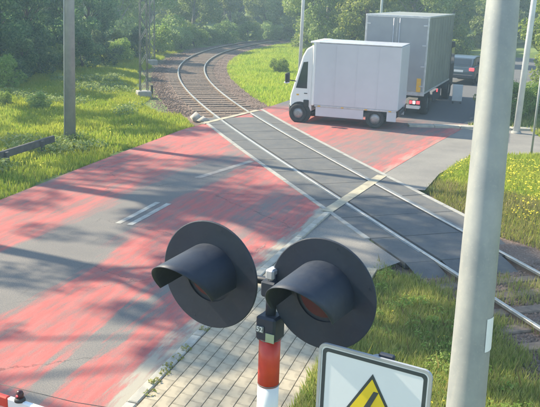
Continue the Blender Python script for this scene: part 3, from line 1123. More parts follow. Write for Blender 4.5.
# low weeds along the left bank and the wood edge
x = rng.uniform(-16, -3, 9000); y = rng.uniform(17, 56, 9000)
d, _ = tdist(x, y)
k = free(x, y, 0) & (d < -3.4) & (x > -.42 * y) & clump(x, y, .8, .30) & (x < road_edge_x(y, -1) - .4)
cx, cy = x[k][:420], y[k][:420]
cen = np.stack([cx, cy, gz(cx, cy) + .12], 1)
np_obj('weeds', leaf_cloud(cen, np.full(len(cen), .38), 26000, .06, .8, .55), 4, M['leaf_light'], kind='stuff', label='low broad leaved weeds on the left grass bank', cat='weeds')
np_obj('weeds', leaf_cloud(VERGE_WEEDS, np.full(len(VERGE_WEEDS), .13), 4200, .028, .8, .5), 4, M['leaf_mid'], kind='stuff', label='broad leaved weeds among the near verge grass', cat='weeds')
# weeds in the kerb joint
cen = []
for s, t in ((.5, .12), (.75, .14), (.95, .10), (1.2, .13), (.2, .2), (1.5, .12), (2.2, .1), (-.4, .15)):
    q = road_pt(0, s); cen.append((q[0] + t, q[1], .05))
np_obj('weeds', leaf_cloud(np.array(cen), np.full(len(cen), .085), 420, .022, .6, .6), 4, M['grass_near'], kind='stuff', label='small weeds sprouting from the kerb joint beside the pavement', cat='weeds')

# ------------------------------------------------------------ poles, masts, guard rail
def pole(name, base, h, r0, r1, mat, lean=(0, 0), **kw):
    root = empty(name, base, **kw)
    tip = (lean[0] * h, lean[1] * h, h)
    MB().tube([(0, 0, -.3), (tip[0] * .5, tip[1] * .5, h * .5), tip], [r0, (r0 + r1) / 2, r1], 20).build('shaft', mat, root)
    return root


# left utility pole
b = P(70, 140)
pl = pole('utility_pole', (b.x, b.y, -.1), 9.0, .17, .12, M['galv'], (.026, 0), label='grey concrete utility pole standing on the left grass bank', cat='utility pole')
MB().tube([(-.155, -.09, 0), (.11, -.08, 8.9)], .016, 6).build('sunlit_rim', M['pole_white'], pl)  # thin pale tube imitating the sunlit left rim of the shaft
MB().box((.23, 0, 8.8), (1.6, .1, .12)).build('crossarm', M['galv_dark'], pl)
# lamp pole beside the van
b = Vector((1.12, 36.4, 0))
pl = pole('lamp_post', (b.x, b.y, -.05), 9.0, .085, .055, M['pole_white'], (.008, 0), label='slim pale lamp post just left of the white van', cat='lamp post')
MB().tube([(.07, 0, 8.95), (.4, .3, 9.2), (.9, .8, 9.3)], .035, 8).build('arm', M['pole_white'], pl)
MB().box((1.1, 1.0, 9.3), (.3, .6, .1), -.8, .03).build('lamp_head', M['galv_dark'], pl)
# pole seen above the truck
pl = pole('lamp_post', (6.6, 52, -.05), 10, .09, .06, M['pole_white'], label='slim pale lamp post rising behind the truck', cat='lamp post')
MB().tube([(0, 0, 9.9), (.3, -.3, 10.2), (.8, -.8, 10.3)], .035, 8).build('arm', M['pole_white'], pl)
# white post behind the badge area, right of the thick pole
b = P(516, 133)
pl = pole('lamp_post', (b.x, b.y, -.05), 8.5, .12, .08, M['pole_white'], (.02, 0), label='white lamp post standing beyond the side road right of the thick pole', cat='lamp post')
MB().tube([(.17, 0, 8.4), (-.2, .4, 8.7), (-.8, .9, 8.8)], .035, 8).build('arm', M['pole_white'], pl)
MB().tube([(0, 0, -.05), (0, 0, .12)], [.2, .17], 16).build('collar', M['concrete'], pl)
# thin signpost
b = P(531, 155)
pl = pole('signpost', (b.x, b.y, -.05), 3.1, .034, .034, M['galv'], (.006, 0), label='thin grey signpost at the edge of the right verge', cat='signpost')
MB().tube([(.018, 0, 3.1), (.018, 0, 3.14)], [.04, .03], 12).build('cap', M['galv_dark'], pl)

# lattice masts
def lattice(x, y, H, w, label):
    root = empty('lattice_mast', (x, y, gzz(x, y)), rz=.35, label=label, cat='lattice mast')
    MB().box((0, 0, .12), (w * 1.9, w * 1.9, .4), 0, .03).build('foundation', M['concrete'], root)
    for sx in (-1, 1):
        for sy in (-1, 1):
            MB().tube([(sx * w / 2, sy * w / 2, .2), (sx * w * .38, sy * w * .38, H)], .022, 6).build('leg', M['galv_dark'], root)
    n = int(H / .55)
    br = MB()
    for k in range(n):
        z0, z1 = .35 + k * (H - .4) / n, .35 + (k + 1) * (H - .4) / n
        wa, wb = w / 2 - w * .12 * z0 / H, w / 2 - w * .12 * z1 / H
        q = 1 if k % 2 else -1
        for s in (-1, 1):
            br.tube([(q * wa, s * wa, z0), (-q * wb, s * wb, z1)], .011, 4, False)
            br.tube([(s * wa, q * wa, z0), (s * wb, -q * wb, z1)], .011, 4, False)
    br.build('bracing', M['galv_dark'], root)
    return root


b = P(143, 95)
lattice(b.x, b.y + .2, 9.5, .32, 'nearer steel lattice mast on the grass left of the track')
b = P(152, 62)
lattice(b.x, b.y, 9.5, .32, 'farther steel lattice mast behind the first, left of the track bend')
b = P(152, 91)
sp = empty('marker_stake', (b.x, b.y, gzz(b.x, b.y)), label='small dark marker stake beside the nearer lattice mast', cat='stake')
MB().box((0, 0, .15), (.09, .09, .5), .2, .01).build('stake', M['black'], sp)
MB().box((0, 0, .42), (.12, .12, .05), .2, .01).build('cap', M['wood_rail'], sp)

# left guard rail
a, b = Vector((-9.9, 17.7, 0)), P(54, 147)
a = b + (P(24, 157) - b).normalized() * 6.2
gr = empty('guard_rail', (b.x, b.y, -.05), label='low dark guard rail ending in the grass near the left pole', cat='guard rail')
dv = (a - b); dv.z = 0; L = dv.length; dv.normalize()
ang = math.atan2(dv.y, dv.x)
gr.rotation_euler = (0, 0, ang)
MB().box((L / 2, 0, .30), (L, .09, .20), 0, .015).build('rail_beam', M['wood_rail'], gr)
for k in range(4):
    MB().box((.75 + k * 1.75, .09, .1), (.12, .08, .54), 0, .01).build('post', M['wood_rail'], gr)

# thick pole at right, near the camera
D = 5.75
pb = PD(466, 400, D); pt = PD(497.5, 60, D * 0.97)
dirv = (pt - pb)
k0 = (pb.z + .1) / (-dirv.z)
base = pb + dirv * k0
topz = 7.5
top = pb + dirv * ((topz - pb.z) / dirv.z)
tp = empty('steel_pole', (base.x, base.y, -.05), label='thick grey galvanised pole in the right foreground', cat='pole')
w400 = 37.5 / 2 / 800 * D
rel = lambda z: tuple((base + (top - base) * ((z + .05) / (topz + .05)) - base) )
MB().tube([(0, 0, -.3)] + [(rel(z)[0], rel(z)[1], z + .05) for z in (1.5, 3, 4.5, 5.5, 7.4)], [w400 * 1.12, w400 * 1.03, w400 * .96, w400 * .87, w400 * .70, w400 * .6], 48).build('shaft', M['galv'], tp)
MB().tube([(0, 0, -.02), (0, 0, .05)], [.26, .26], 24).build('base_flange', M['galv_dark'], tp)
# sticker: a curved patch on the right side of the shaft
zc = PD(488, 329, D).z
st = MB(); vv, ff = [], []
for j in range(2):
    z = zc - .10 + j * .23
    cx_, cy_, _ = rel(z); r = w400 * (.985 if j else 1.0) + .004
    for k in range(9):
        an = R(-62 + k * 7)
        vv.append((cx_ + r * math.cos(an), cy_ + r * math.sin(an), z + .05))
for k in range(8):
    ff.append((k, k + 1, k + 10, k + 9))
st.add(vv, ff, True).build('sticker', M['white_paint'], tp)

# ------------------------------------------------------------ crossing signal
nrm = Vector((-.44, -.90, 0)).normalized()         # the way the lamps face
side = Vector((-nrm.y, nrm.x, 0))                  # to the right seen from the front ... image right
if side.x < 0: side = -side
side = Vector((.90, -.44, 0)).normalized()
cR, cL = PD(322.5, 294, 4.08), PD(210, 274.5, 4.42)
mid = (cR + cL) / 2
side = (cR - cL); tilt = side.z; side.z = 0; side.normalize()
nrm = Vector((side.y, -side.x, 0))
if nrm.y > 0: nrm = -nrm
sgx = PD(270, 335, 4.28)
sig = empty('crossing_signal', (sgx.x, sgx.y, -.05), label='twin red crossing signal on a red and white post in the foreground', cat='crossing signal')


def rel_s(p):
    return (p.x - sgx.x, p.y - sgx.y, p.z + .05)


pr = 11.0 / 800 * 4.25
zt = sgx.z + .05 + .02
z_redtop = PD(270, 337, 4.28).z + .05
z_redbot = PD(269, 391, 4.28).z + .05
segs = [(z_redtop, z_redbot, 'red_paint')]
z = z_redbot; kcol = 0
hseg = .33
while z > .3:
    segs.append((z, max(z - hseg, .05), 'white_paint' if kcol % 2 == 0 else 'red_paint')); z -= hseg; kcol += 1
lean = (PD(264, 337, 4.28) - PD(270.9, 337, 4.28)) * 0
for (z1, z0, mt) in segs:
    MB().tube([(0, 0, z0 + .001), (0, 0, z1)], pr, 28).build('post_section', M[mt], sig)
MB().box((0, 0, .0), (.34, .34, .12), 0, .02).build('foot', M['concrete'], sig)
ang = math.atan2(side.y, side.x)
# black head bracket
hd = MB().box((-.0, 0, z_redtop + .06), (.118, .118, .14), ang, .012).build('bracket', M['signal_black'], sig)
MB().tube([(0, 0, z_redtop + .1), (0, 0, z_redtop + .36)], .028, 14).build('head_tube', M['signal_black'], sig)
MB().box((0, 0, z_redtop + .28), (.09, .09, .09), ang, .01).build('clamp', M['signal_black'], sig)
mz = (mid.z + .05)
cb = MB().tube([Vector(rel_s(cL)) - nrm * .05, Vector(rel_s(cR)) - nrm * .05], .022, 10).build('crossbar', M['signal_black'], sig)
MB().box((0, 0, z_redtop + .36), (.05, .07, .06), ang, .01).build('cable_gland', M['alu'], sig)
MB().tube([(.05, .03, z_redtop + .40), (.10, .06, z_redtop + .45), (.16, .05, z_redtop + .38), (.20, .03, z_redtop + .30)], .009, 8).build('cable', M['black'], sig)
for zz in (z_redtop - .008, z_redbot + .004):
    MB().tube([(0, 0, zz), (0, 0, zz + .006)], pr * 1.02, 24).build('band_edge', M['galv_dark'], sig)
# number plate
npos = Vector((0, 0, z_redtop + .06)) + nrm * .064 - side * .028
npl = MB().box((0, 0, 0), (.048, .004, .036), 0, .001).build('number_label', M['galv_dark'], sig)
npl.location = npos; npl.rotation_euler = (0, 0, ang)
fc = bpy.data.curves.new('digits', 'FONT'); fc.body = '52'; fc.size = .040; fc.align_x = 'CENTER'; fc.align_y = 'CENTER'; fc.extrude = .001
fc.materials.append(M['white_paint'])
_tmp = bpy.data.objects.new('digits', fc); COL.objects.link(_tmp)
_me = bpy.data.meshes.new_from_object(_tmp.evaluated_get(bpy.context.evaluated_depsgraph_get()))
bpy.data.objects.remove(_tmp)
fo = bpy.data.objects.new('digits', _me); COL.objects.link(fo); fo.parent = npl
fo.location = (0, -.0035, 0); fo.rotation_euler = (R(90), 0, 0)
stk = MB().box((0, 0, 0), (.052, .004, .05), 0, .001).build('sticker', M['sticker'], sig)
stk.location = Vector((0, 0, z_redtop + .022)) + nrm * .063 + side * .034; stk.rotation_euler = (0, 0, ang)


def signal_head(c, rad):
    c = Vector(rel_s(c))
    X, Z = side, Vector((0, 0, 1))

    def w(u, v, d):          # u along side, v up, d outwards towards the traffic
        return c + X * u + Z * v + nrm * d
    n = 72
    vs, fs = [], []
    prof = [(.10, -.006), (rad * .97, -.004), (rad, .0), (rad, .006), (rad * .985, .009), (rad * .5, .005), (.155, .004)]
    for (r, d) in prof:
        for k in range(n):
            a = 2 * math.pi * k / n
            vs.append(w(math.cos(a) * r, math.sin(a) * r, d))
    for i in range(len(prof) - 1):
        for k in range(n):
            k2 = (k + 1) % n
            fs.append((i * n + k, i * n + k2, (i + 1) * n + k2, (i + 1) * n + k))
    bd = MB().add(vs, fs, False).build('backboard', M['signal_black'], sig)
    for aa in (20, 75, 130, 200, 250, 300, 345):
        a = R(aa)
        MB().tube([w(math.cos(a) * rad * .90, math.sin(a) * rad * .90, .004), w(math.cos(a) * rad * .90, math.sin(a) * rad * .90, .010)], .005, 8).build('bolt', M['signal_black'], bd)
    # lamp housing behind
    MB().tube([w(0, 0, -.16), w(0, 0, -.13), w(0, 0, -.015)], [.10, .16, .17], 32).build('housing', M['signal_black'], sig)
    # lens, domed, tilted a little down
    vs, fs = [], []
    rs = [(.0, .030), (.04, .028), (.075, .022), (.105, .012), (.125, .006)]
    for (r, d) in rs:
        for k in range(32):
            a = 2 * math.pi * k / 32
            vs.append(w(math.cos(a) * r, math.sin(a) * r, d))
    for i in range(len(rs) - 1):
        for k in range(32):
            k2 = (k + 1) % 32
            fs.append((i * 32 + k, i * 32 + k2, (i + 1) * 32 + k2, (i + 1) * 32 + k))
    MB().add(vs, fs, True).build('lens', M['lens'], sig)
    # hood: open below, longer at the top, drooping slightly
    vs, fs = [], []
    na, nl = 40, 8
    th = .004
    for layer in (0, 1):
        for j in range(nl + 1):
            q = j / nl
            for k in range(na + 1):
                a = R(-12 + k * (204 / na))
                top = max(0, math.sin(a) * .5 + .5)
                L_ = .25 + .14 * math.sin(a)
                r = .180 - .008 * q - th * layer
                d = .008 + L_ * q
                vs.append(w(math.cos(a) * r, math.sin(a) * r - .04 * d, d))
    m1 = (nl + 1) * (na + 1)
    for layer in (0, 1):
        for j in range(nl):
            for k in range(na):
                a0 = layer * m1 + j * (na + 1) + k
                f = (a0, a0 + 1, a0 + na + 2, a0 + na + 1)
                fs.append(f if layer == 0 else f[::-1])
    for k in range(na):
        a0 = nl * (na + 1) + k
        fs.append((a0, a0 + 1, a0 + m1 + 1, a0 + m1))
    MB().add(vs, fs, True).build('hood', M['signal_black'], sig)


signal_head(cL, .308)
signal_head(cR, .298)

# ------------------------------------------------------------ warning sign on its own post
d_s = 3.72
c_tl = PD(320, 347.5, d_s * 1.03); c_tr = PD(433, 366.5, d_s * .955)
sx = (c_tr - c_tl); W = Vector((sx.x, sx.y, 0)).length; sx.z = 0; sx.normalize()
sn = Vector((sx.y, -sx.x, 0))
topc = (c_tl + c_tr) / 2
sgn = empty('warning_sign', (topc.x - sn.x * .05, topc.y - sn.y * .05, -.05), label='white electrical warning sign with yellow lightning triangle in the foreground', cat='warning sign')
H_ = W * 1.12
ang_s = math.atan2(sx.y, sx.x)
org = Vector((topc.x, topc.y, topc.z)) - Vector((topc.x - sn.x * .05, topc.y - sn.y * .05, -.05))


def rr_poly(w, h, r, n=6):
    out = []
    for (cx_, cy_, a0) in ((w / 2 - r, h / 2 - r, 0), (-w / 2 + r, h / 2 - r, 90), (-w / 2 + r, -h / 2 + r, 180), (w / 2 - r, -h / 2 + r, 270)):
        for k in range(n + 1):
            a = R(a0 + 90 * k / n)
            out.append((cx_ + math.cos(a) * r, cy_ + math.sin(a) * r))
    return out


plate_c = org + Vector((0, 0, -H_ / 2))


def sp_pt(u, v, d):
    return plate_c + sx * u + Vector((0, 0, v)) + sn * d


def ring(outer, inner, d0, d1):
    mb = MB(); n = len(outer)
    vs = [sp_pt(u, v, d1) for u, v in outer] + [sp_pt(u, v, d1) for u, v in inner] + [sp_pt(u, v, d0) for u, v in outer] + [sp_pt(u, v, d0) for u, v in inner]
    fs = []
    for i in range(n):
        j = (i + 1) % n
        fs += [(i, j, n + j, n + i), (2 * n + i, 2 * n + j, j, i), (n + i, n + j, 3 * n + j, 3 * n + i)]
    return mb.add(vs, fs)


MB().prism(rr_poly(W, H_, .035), -.004, .002, sp_pt).build('plate', M['sign_white'], sgn)
ring(rr_poly(W + .006, H_ + .006, .038), rr_poly(W - .022, H_ - .022, .026), -.008, .006).build('rim', M['sign_back'], sgn)
ring(rr_poly(W - .036, H_ - .036, .024), rr_poly(W - .072, H_ - .072, .014), .001, .0035).build('border', M['sign_dark'], sgn)
ty = H_ / 2 - (PD(374, 357, d_s).z - PD(374, 375.5, d_s).z) * 1.06
tw = .196
tri = [(-.0, ty), (-tw, ty - tw * 1.70), (tw, ty - tw * 1.70)]
tri2 = [(0, ty - .026), (-tw + .021, ty - tw * 1.70 + .013), (tw - .021, ty - tw * 1.70 + .013)]
MB().prism(tri, .0025, .0045, sp_pt).build('triangle', M['sign_dark'], sgn)
t_in = MB().prism(tri2, .003, .0065, sp_pt).build('triangle_field', M['sign_yellow'], sgn)
bolt = [(.012, ty - .085), (-.036, ty - .185), (.006, ty - .178), (-.022, ty - .245), (-.038, ty - .240), (-.028, ty - .295), (.010, ty - .258), (-.004, ty - .252), (.040, ty - .160), (.000, ty - .167), (.036, ty - .085)]
MB().prism(bolt, .006, .0085, sp_pt).build('lightning_bolt', M['sign_dark'], sgn)
MB().tube([(-.02 * sn.x * 0, 0, -.3), (0, 0, org.z - .02)], .028, 16).build('post', M['galv'], sgn)
bk = plate_c + sx * .05 - sn * .03
MB().box((bk.x, bk.y, org.z - .02), (.075, .03, .07), ang_s, .006).build('bracket', M['signal_black'], sgn)

# ------------------------------------------------------------ barrier boom at lower left
pb0 = P(-12, 391.5, 1.02)
bd = Vector((.90, -.43, 0)).normalized()
bm = empty('barrier_boom', (pb0.x, pb0.y, 0), rz=math.atan2(bd.y, bd.x), label='red and white barrier boom with a small red lamp, lower left', cat='barrier')
x = -1.1
k = 0
cuts = [-1.3, -.5, .255, .95, 1.7, 2.45, 3.2]
for k in range(len(cuts) - 1):
    MB().box(((cuts[k] + cuts[k + 1]) / 2, 0, .98), (cuts[k + 1] - cuts[k] - .002, .055, .11), 0, .012).build('boom_section', M['red_paint' if k % 2 == 1 else 'white_paint'], bm)
lampx = None
lp = P(18, 397, 1.08)
lx = (Vector((lp.x, lp.y, 0)) - Vector((pb0.x, pb0.y, 0))).dot(bd)
lm = MB().tube([(lx, 0, 1.03), (lx, 0, 1.05), (lx, 0, 1.065)], [.052, .05, .04], 16).build('lamp_base', M['black'], bm)
MB().tube([(lx, 0, 1.064), (lx, 0, 1.10), (lx, 0, 1.125), (lx, 0, 1.135)], [.036, .036, .028, .012], 16).build('lamp_shade', M['lens'], lm)
MB().tube([(lx, -.02, 1.095), (lx, -.042, 1.095)], [.014, .008], 10).build('lamp_glint', M['tail_red'], lm)
# tension cable and its king post
kp = P(196.5, 404, 1.3)
kx = (Vector((kp.x, kp.y, 0)) - Vector((pb0.x, pb0.y, 0))).dot(bd)
zk = P(196.5, 404, 1.3).z
MB().tube([(kx, 0, 1.0), (kx, 0, 1.345)], .012, 8).build('king_post', M['black'], bm)
MB().tube([(-1.3, 0, 1.05), (kx * .5, 0, 1.19), (kx, 0, 1.33), (3.2, 0, 1.08)], .0032, 6).build('tension_cable', M['wood_rail'], bm)
MB().box((3.35, 0, .55), (.4, .5, 1.1), 0, .03).build('drive_cabinet', M['alu'], bm)

# ------------------------------------------------------------ vehicles
def wheel(root, x, y, r, w, facing, name='wheel'):
    """axle along local y; facing = +1 left side, -1 right side"""
    mb = MB(); n = 28
    prof = [(r * .62, -w / 2), (r * .95, -w / 2), (r, -w * .36), (r, w * .36), (r * .95, w / 2), (r * .62, w / 2), (r * .60, w * .3)]
    vs = []
    for (rad, yy_) in prof:
        for k in range(n):
            a = 2 * math.pi * k / n
            vs.append((x + math.cos(a) * rad, y + yy_ * facing, r + math.sin(a) * rad))
    fs = [(i * n + k, i * n + (k + 1) % n, (i + 1) * n + (k + 1) % n, (i + 1) * n + k) for i in range(len(prof) - 1) for k in range(n)]
    fs.append(tuple(range(n)))
    wh = mb.add(vs, fs, True).build(name, M['tyre'], root)
    MB().tube([(x, y + w * .2 * facing, r), (x, y + w * .34 * facing, r), (x, y + w * .40 * facing, r)], [r * .60, r * .58, r * .2], n).build('rim', M['rim'], wh)
    return wh


# ---- white box van (front towards image left)
nf, nr = P(288.5, 121.5), P(395.5, 130.5)
vd = Vector((nf.x - nr.x, nf.y - nr.y, 0)).normalized()      # heading
vx_ang = math.atan2(vd.y, vd.x)
rear_near = Vector((nr.x, nr.y, 0))
lenv = (Vector((nf.x, nf.y, 0)) - rear_near).dot(vd)
vl = Vector((-vd.y, vd.x, 0))                    # left of the vehicle
# near side is the left side (towards camera)?
near_s = 1 if vl.y < 0 else -1
Wv = 2.0
org_v = rear_near - vl * (near_s * Wv / 2)
van = empty('delivery_van', (org_v.x, org_v.y, 0), rz=vx_ang, label='white delivery van with a pale grey box body crossing the road', cat='van')
s_ = near_s
cab = lenv - .88
# cargo box
MB().box((cab / 2 - .02, 0, 1.80), (cab, Wv, 2.24), 0, .03).build('cargo_box', M['van_side'], van)
MB().box((cab + .0, 0, 2.93), (.34, Wv + .02, .07), 0, .02).build('roof_lip', M['van_white'], van)
MB().box((cab + .005, 0, 1.80), (.10, Wv + .024, 2.28), 0, .02).build('corner_post', M['van_white'], van)
MB().box((cab / 2 - .02, 0, 2.935), (cab, Wv + .02, .035), 0, .01).build('roof_rail', M['alu'], van)
MB().box((cab / 2 - .02, 0, .66), (cab - .1, Wv + .012, .07), 0, .01).build('lower_rail', M['alu'], van)
MB().box((cab / 2, 0, .52), (cab - .2, Wv - .5, .22), 0, .02).build('chassis', M['chassis'], van)
MB().box((cab * .42, 0, .46), (1.2, Wv - .1, .14), 0, .02).build('side_guard', M['chassis'], van)
MB().box((.05, 0, .5), (.1, Wv - .1, .16), 0, .02).build('rear_bumper', M['chassis'], van)
for q in (-1, 1):
    for (a_, b_) in ((.02, .36), (1.20, cab - .12)):
        MB().box(((a_ + b_) / 2, q * (Wv / 2 - .02), .46), (b_ - a_, .03, .34), 0, .01).build('side_skirt', M['van_side'], van)
# cab side profile, extruded across the width
x0 = cab + .055
prof = [(x0, .42), (lenv - .12, .50), (lenv - .01, .56), (lenv, .66), (lenv - .01, .98), (lenv - .08, 1.22), (lenv - .42, 2.42), (lenv - .56, 2.68), (x0, 2.84)]
MB().prism(prof, -Wv / 2 + .05, Wv / 2 - .05, lambda u, v, w: (u, w, v)).build('cab', M['van_white'], van, bevel=.05)
ws = [(lenv - .088, 1.26), (lenv - .402, 2.37)]
mb = MB()
wn_ = Vector((.97, 0, .26)) * .006
mb.add([(ws[0][0] + .012, -.82, ws[0][1]), (ws[0][0] + .012, .82, ws[0][1]), (ws[1][0] + .012, .78, ws[1][1]), (ws[1][0] + .012, -.78, ws[1][1]),
        (ws[0][0] - .02, -.82, ws[0][1]), (ws[0][0] - .02, .82, ws[0][1]), (ws[1][0] - .02, .78, ws[1][1]), (ws[1][0] - .02, -.78, ws[1][1])],
       [(0, 1, 2, 3), (7, 6, 5, 4), (0, 4, 5, 1), (1, 5, 6, 2), (2, 6, 7, 3), (3, 7, 4, 0)]).build('windscreen', M['glass'], van)
for q in (-1, 1):
    yb = q * (Wv / 2 - .05)
    d = MB().prism([(lenv - .68, .55), (lenv - .20, .78), (lenv - .16, 1.20), (lenv - .46, 2.34), (lenv - .70, 2.38)], yb - .004 * q, yb + .014 * q, lambda u, v, w: (u, w, v)).build('door', M['van_white'], van)
    MB().prism([(lenv - .64, 1.26), (lenv - .22, 1.26), (lenv - .47, 2.20), (lenv - .64, 2.23)], yb + .010 * q, yb + .020 * q, lambda u, v, w: (u, w, v)).build('window', M['glass'], d)
    MB().box((lenv - .60, yb + .025 * q, 1.08), (.12, .02, .03), 0, .005).build('handle', M['black'], d)
    mr = MB().box((lenv + .06, q * (Wv / 2 + .16), 1.62), (.14, .24, .38), 0, .04).build('mirror', M['black'], van)
    MB().tube([(lenv - .20, q * (Wv / 2 - .04), 1.5), (lenv + .04, q * (Wv / 2 + .12), 1.55)], .02, 8).build('mirror_arm', M['black'], mr)
    MB().box((lenv + .075, q * (Wv / 2 + .16), 1.46), (.16, .22, .07), 0, .02).build('mirror_cap', M['van_white'], mr)
    MB().box((lenv - .02, q * .72, .78), (.08, .34, .20), 0, .03).build('headlight', M['alu'], van)
    MB().tube([(lenv - .40, q * (Wv / 2 - .16), .36), (lenv - .40, q * (Wv / 2 - .034), .36)], .41, 24).build('wheel_arch', M['black'], van)
    wheel(van, lenv - .34, q * (Wv / 2 - .10), .34, .22, q)
    wheel(van, .78, q * (Wv / 2 - .13), .34, .24, q)
    MB().box((cab + .25, q * (Wv / 2 - .02), .72), (.20, .05, .26), 0, .02).build('side_vent', M['black'], van)
MB().box((lenv + .01, 0, .55), (.10, Wv - .25, .22), 0, .04).build('front_bumper', M['galv_dark'], van)
MB().box((lenv + .0, 0, .85), (.05, .9, .2), 0, .02).build('grille', M['black'], van)

for q in (-1, 1):
    yb = q * (Wv / 2 + .003)
    for k in range(1, 4):
        MB().box((cab * k / 4, yb, 1.80), (.035, .012, 2.14), 0, .002).build('panel_seam', M['van_side'], van)
    for k in range(4):
        MB().box((.25 + k * (cab - .5) / 3, q * (Wv / 2 + .010), .66), (.10, .012, .04), 0, .002).build('side_marker', M['yellow_refl'], van)
    MB().box((lenv - .30, q * (Wv / 2 - .03), 1.02), (.09, .02, .05), 0, .004).build('indicator', M['yellow_refl'], van)
    MB().box((-.03, q * .84, .58), (.03, .14, .24), 0, .01).build('tail_lamp', M['lens'], van)

# ---- truck, rear towards the camera, heading away right
rc = P(422, 118.5)
ta = R(20.5)
td = Vector((math.sin(ta), math.cos(ta), 0)); tleft = Vector((-td.y, td.x, 0))
Wt = 2.5
org_t = Vector((rc.x, rc.y, 0)) + tleft * (Wt / 2)
trk2 = empty('box_truck', (org_t.x, org_t.y, 0), rz=math.atan2(td.y, td.x), label='tall grey box truck behind the van, tail lamps lit, driving away', cat='truck')
Lb = 6.2
MB().box((Lb / 2, 0, 2.42), (Lb, Wt - .02, 2.96), 0, .03).build('body', M['truck_side'], trk2)
MB().box((-.02, 0, 2.42), (.05, Wt + .0, 2.98), 0, .015).build('rear_frame', M['alu'], trk2)
for q in (-1, 1):
    dd = MB().box((-.055, q * .60, 2.44), (.03, 1.16, 2.80), 0, .008).build('rear_door', M['truck_grey'], trk2)
    MB().tube([(-.09, q * .12, 1.1), (-.09, q * .12, 3.8)], .016, 8).build('lock_bar', M['alu'], dd)
    for zz in (1.25, 2.0, 2.8, 3.55):
        MB().box((-.076, q * 1.12, zz), (.02, .16, .05), 0, .004).build('hinge', M['alu'], dd)
    MB().box((-.078, q * 1.02, 1.29), (.015, .17, .52), 0, .004).build('reflector', M['yellow_refl'], trk2)
    lc = MB().box((-.07, q * .93, .62), (.07, .46, .17), 0, .012).build('lamp_cluster', M['black'], trk2)
    MB().box((-.108, q * 1.06, .62), (.012, .13, .12), 0, .004).build('tail_lamp', M['tail_red'], lc)
    MB().box((-.108, q * .90, .62), (.012, .10, .12), 0, .004).build('brake_lamp', M['tail_white'], lc)
    MB().box((-.108, q * .77, .62), (.012, .10, .12), 0, .004).build('indicator', M['tail_red'], lc)
    # side details
    for k in range(9):
        MB().box((.55 + k * .66, q * (Wt / 2 - .004), 2.42), (.05, .022, 2.74), 0, .004).build('side_post', M['truck_side'], trk2)
    MB().box((Lb / 2, q * (Wt / 2 + .002), .985), (Lb, .03, .07), 0, .006).build('lower_rail', M['alu'], trk2)
    MB().box((Lb / 2, q * (Wt / 2 + .002), 3.87), (Lb, .03, .07), 0, .006).build('upper_rail', M['alu'], trk2)
    MB().box((3.1, q * (Wt / 2 - .02), .62), (1.9, .04, .4), 0, .01).build('side_skirt', M['chassis'], trk2)
    MB().box((3.0, q * (Wt / 2 + .012), .80), (.12, .03, .12), 0, .004).build('side_marker', M['tail_red'], trk2)
    wheel(trk2, 1.25, q * (Wt / 2 - .2), .48, .34, q)
    wheel(trk2, 6.9, q * (Wt / 2 - .2), .48, .3, q)
MB().box((Lb / 2, 0, .78), (Lb, .9, .24), 0, .01).build('chassis', M['chassis'], trk2)
MB().box((-.01, 0, .92), (.12, Wt, .1), 0, .01).build('rear_sill', M['alu'], trk2)
MB().box((-.02, 0, .44), (.08, Wt - .2, .10), 0, .01).build('underrun_bar', M['alu'], trk2)
MB().box((-.075, -.86, .43), (.02, .52, .13), 0, .004).build('number_plate', M['white_paint'], trk2)
prof = [(Lb + .15, .5), (Lb + 1.9, .5), (Lb + 1.98, 1.3), (Lb + 1.8, 2.6), (Lb + .15, 2.7)]
MB().prism(prof, -1.15, 1.15, lambda u, v, w: (u, w, v)).build('cab', M['chassis'], trk2, bevel=.06)
for q in (-1, 1):
    MB().prism([(Lb + .7, 1.6), (Lb + 1.7, 1.6), (Lb + 1.6, 2.35), (Lb + .7, 2.35)], q * 1.145, q * 1.162, lambda u, v, w: (u, w, v)).build('window', M['glass'], trk2)

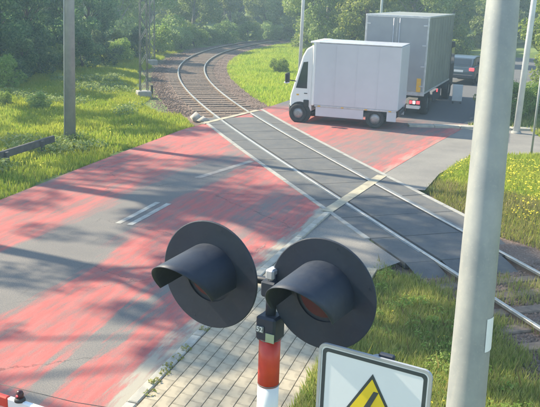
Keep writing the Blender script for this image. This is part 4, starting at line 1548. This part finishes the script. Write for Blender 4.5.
# ---- dark blue grey car further up the road, rear view
pp = P(456.5, 103)
pn = empty('sign_board', (pp.x, pp.y, 0), rz=-.2, label='small pale rectangular board standing on the road right of the grey truck', cat='sign board')
MB().box((0, 0, .46), (.44, .06, .74), 0, .012).build('board_face', M['white_paint'], pn)
for q in (-1, 1):
    MB().box((q * .17, .035, .40), (.035, .03, .80), 0, .004).build('upright', M['galv_dark'], pn)
    MB().box((q * .17, .03, .015), (.06, .36, .03), 0, .004).build('foot', M['black'], pn)
cpos = Vector((10.0, 44.0, 0)); ca = R(27)
cd = Vector((math.sin(ca), math.cos(ca), 0))
car = empty('car', (cpos.x, cpos.y, 0), rz=math.atan2(cd.y, cd.x), label='dark blue grey car driving away up the road beyond the truck', cat='car')
body = [(0, .34), (.02, .72), (.10, .98), (.55, 1.02), (3.0, .98), (3.9, .82), (4.15, .62), (4.18, .34)]
MB().prism(body, -.86, .86, lambda u, v, w: (u, w, v)).build('body', M['silver_blue'], car, bevel=.06)
cabn = [(.12, .98), (.42, 1.42), (.9, 1.50), (2.0, 1.48), (2.9, .98)]
MB().prism(cabn, -.72, .72, lambda u, v, w: (u, w, v)).build('cabin', M['silver_blue'], car, bevel=.05)
MB().add([(.155, -.62, 1.05), (.155, .62, 1.05), (.375, .56, 1.37), (.375, -.56, 1.37)], [(0, 1, 2, 3)]).build('rear_window', M['glass'], car)
for q in (-1, 1):
    MB().prism([(.55, 1.04), (2.55, 1.04), (1.95, 1.40), (.75, 1.40)], q * .715, q * .728, lambda u, v, w: (u, w, v)).build('window', M['glass'], car)
    MB().box((.02, q * .70, .86), (.08, .26, .16), 0, .02).build('tail_lamp', M['tail_red'], car)
    wheel(car, .75, q * .78, .31, .2, q)
    wheel(car, 3.3, q * .78, .31, .2, q)
    MB().box((2.5, q * .95, 1.05), (.12, .2, .14), 0, .03).build('mirror', M['silver_blue'], car)
MB().box((-.01, 0, .46), (.1, 1.6, .2), 0, .03).build('rear_bumper', M['chassis'], car)
MB().box((-.005, 0, .74), (.03, .5, .11), 0, .004).build('number_plate', M['white_paint'], car)

# ------------------------------------------------------------ haze
hm = bpy.data.materials.new('haze'); hm.use_nodes = True
hn = hm.node_tree
hn.nodes.remove(hn.nodes['Principled BSDF'])
pv = hn.nodes.new('ShaderNodeVolumePrincipled')
pv.inputs['Color'].default_value = (.62, .85, 1.0, 1)
pv.inputs['Density'].default_value = .0026
pv.inputs['Anisotropy'].default_value = .2
hn.links.new(pv.outputs[0], hn.nodes['Material Output'].inputs['Volume'])
MB().box((0, 120, 17.0), (350, 370, 37)).build('haze', hm, kind='stuff', label='thin pale blue haze in the air over the whole place', cat='haze')
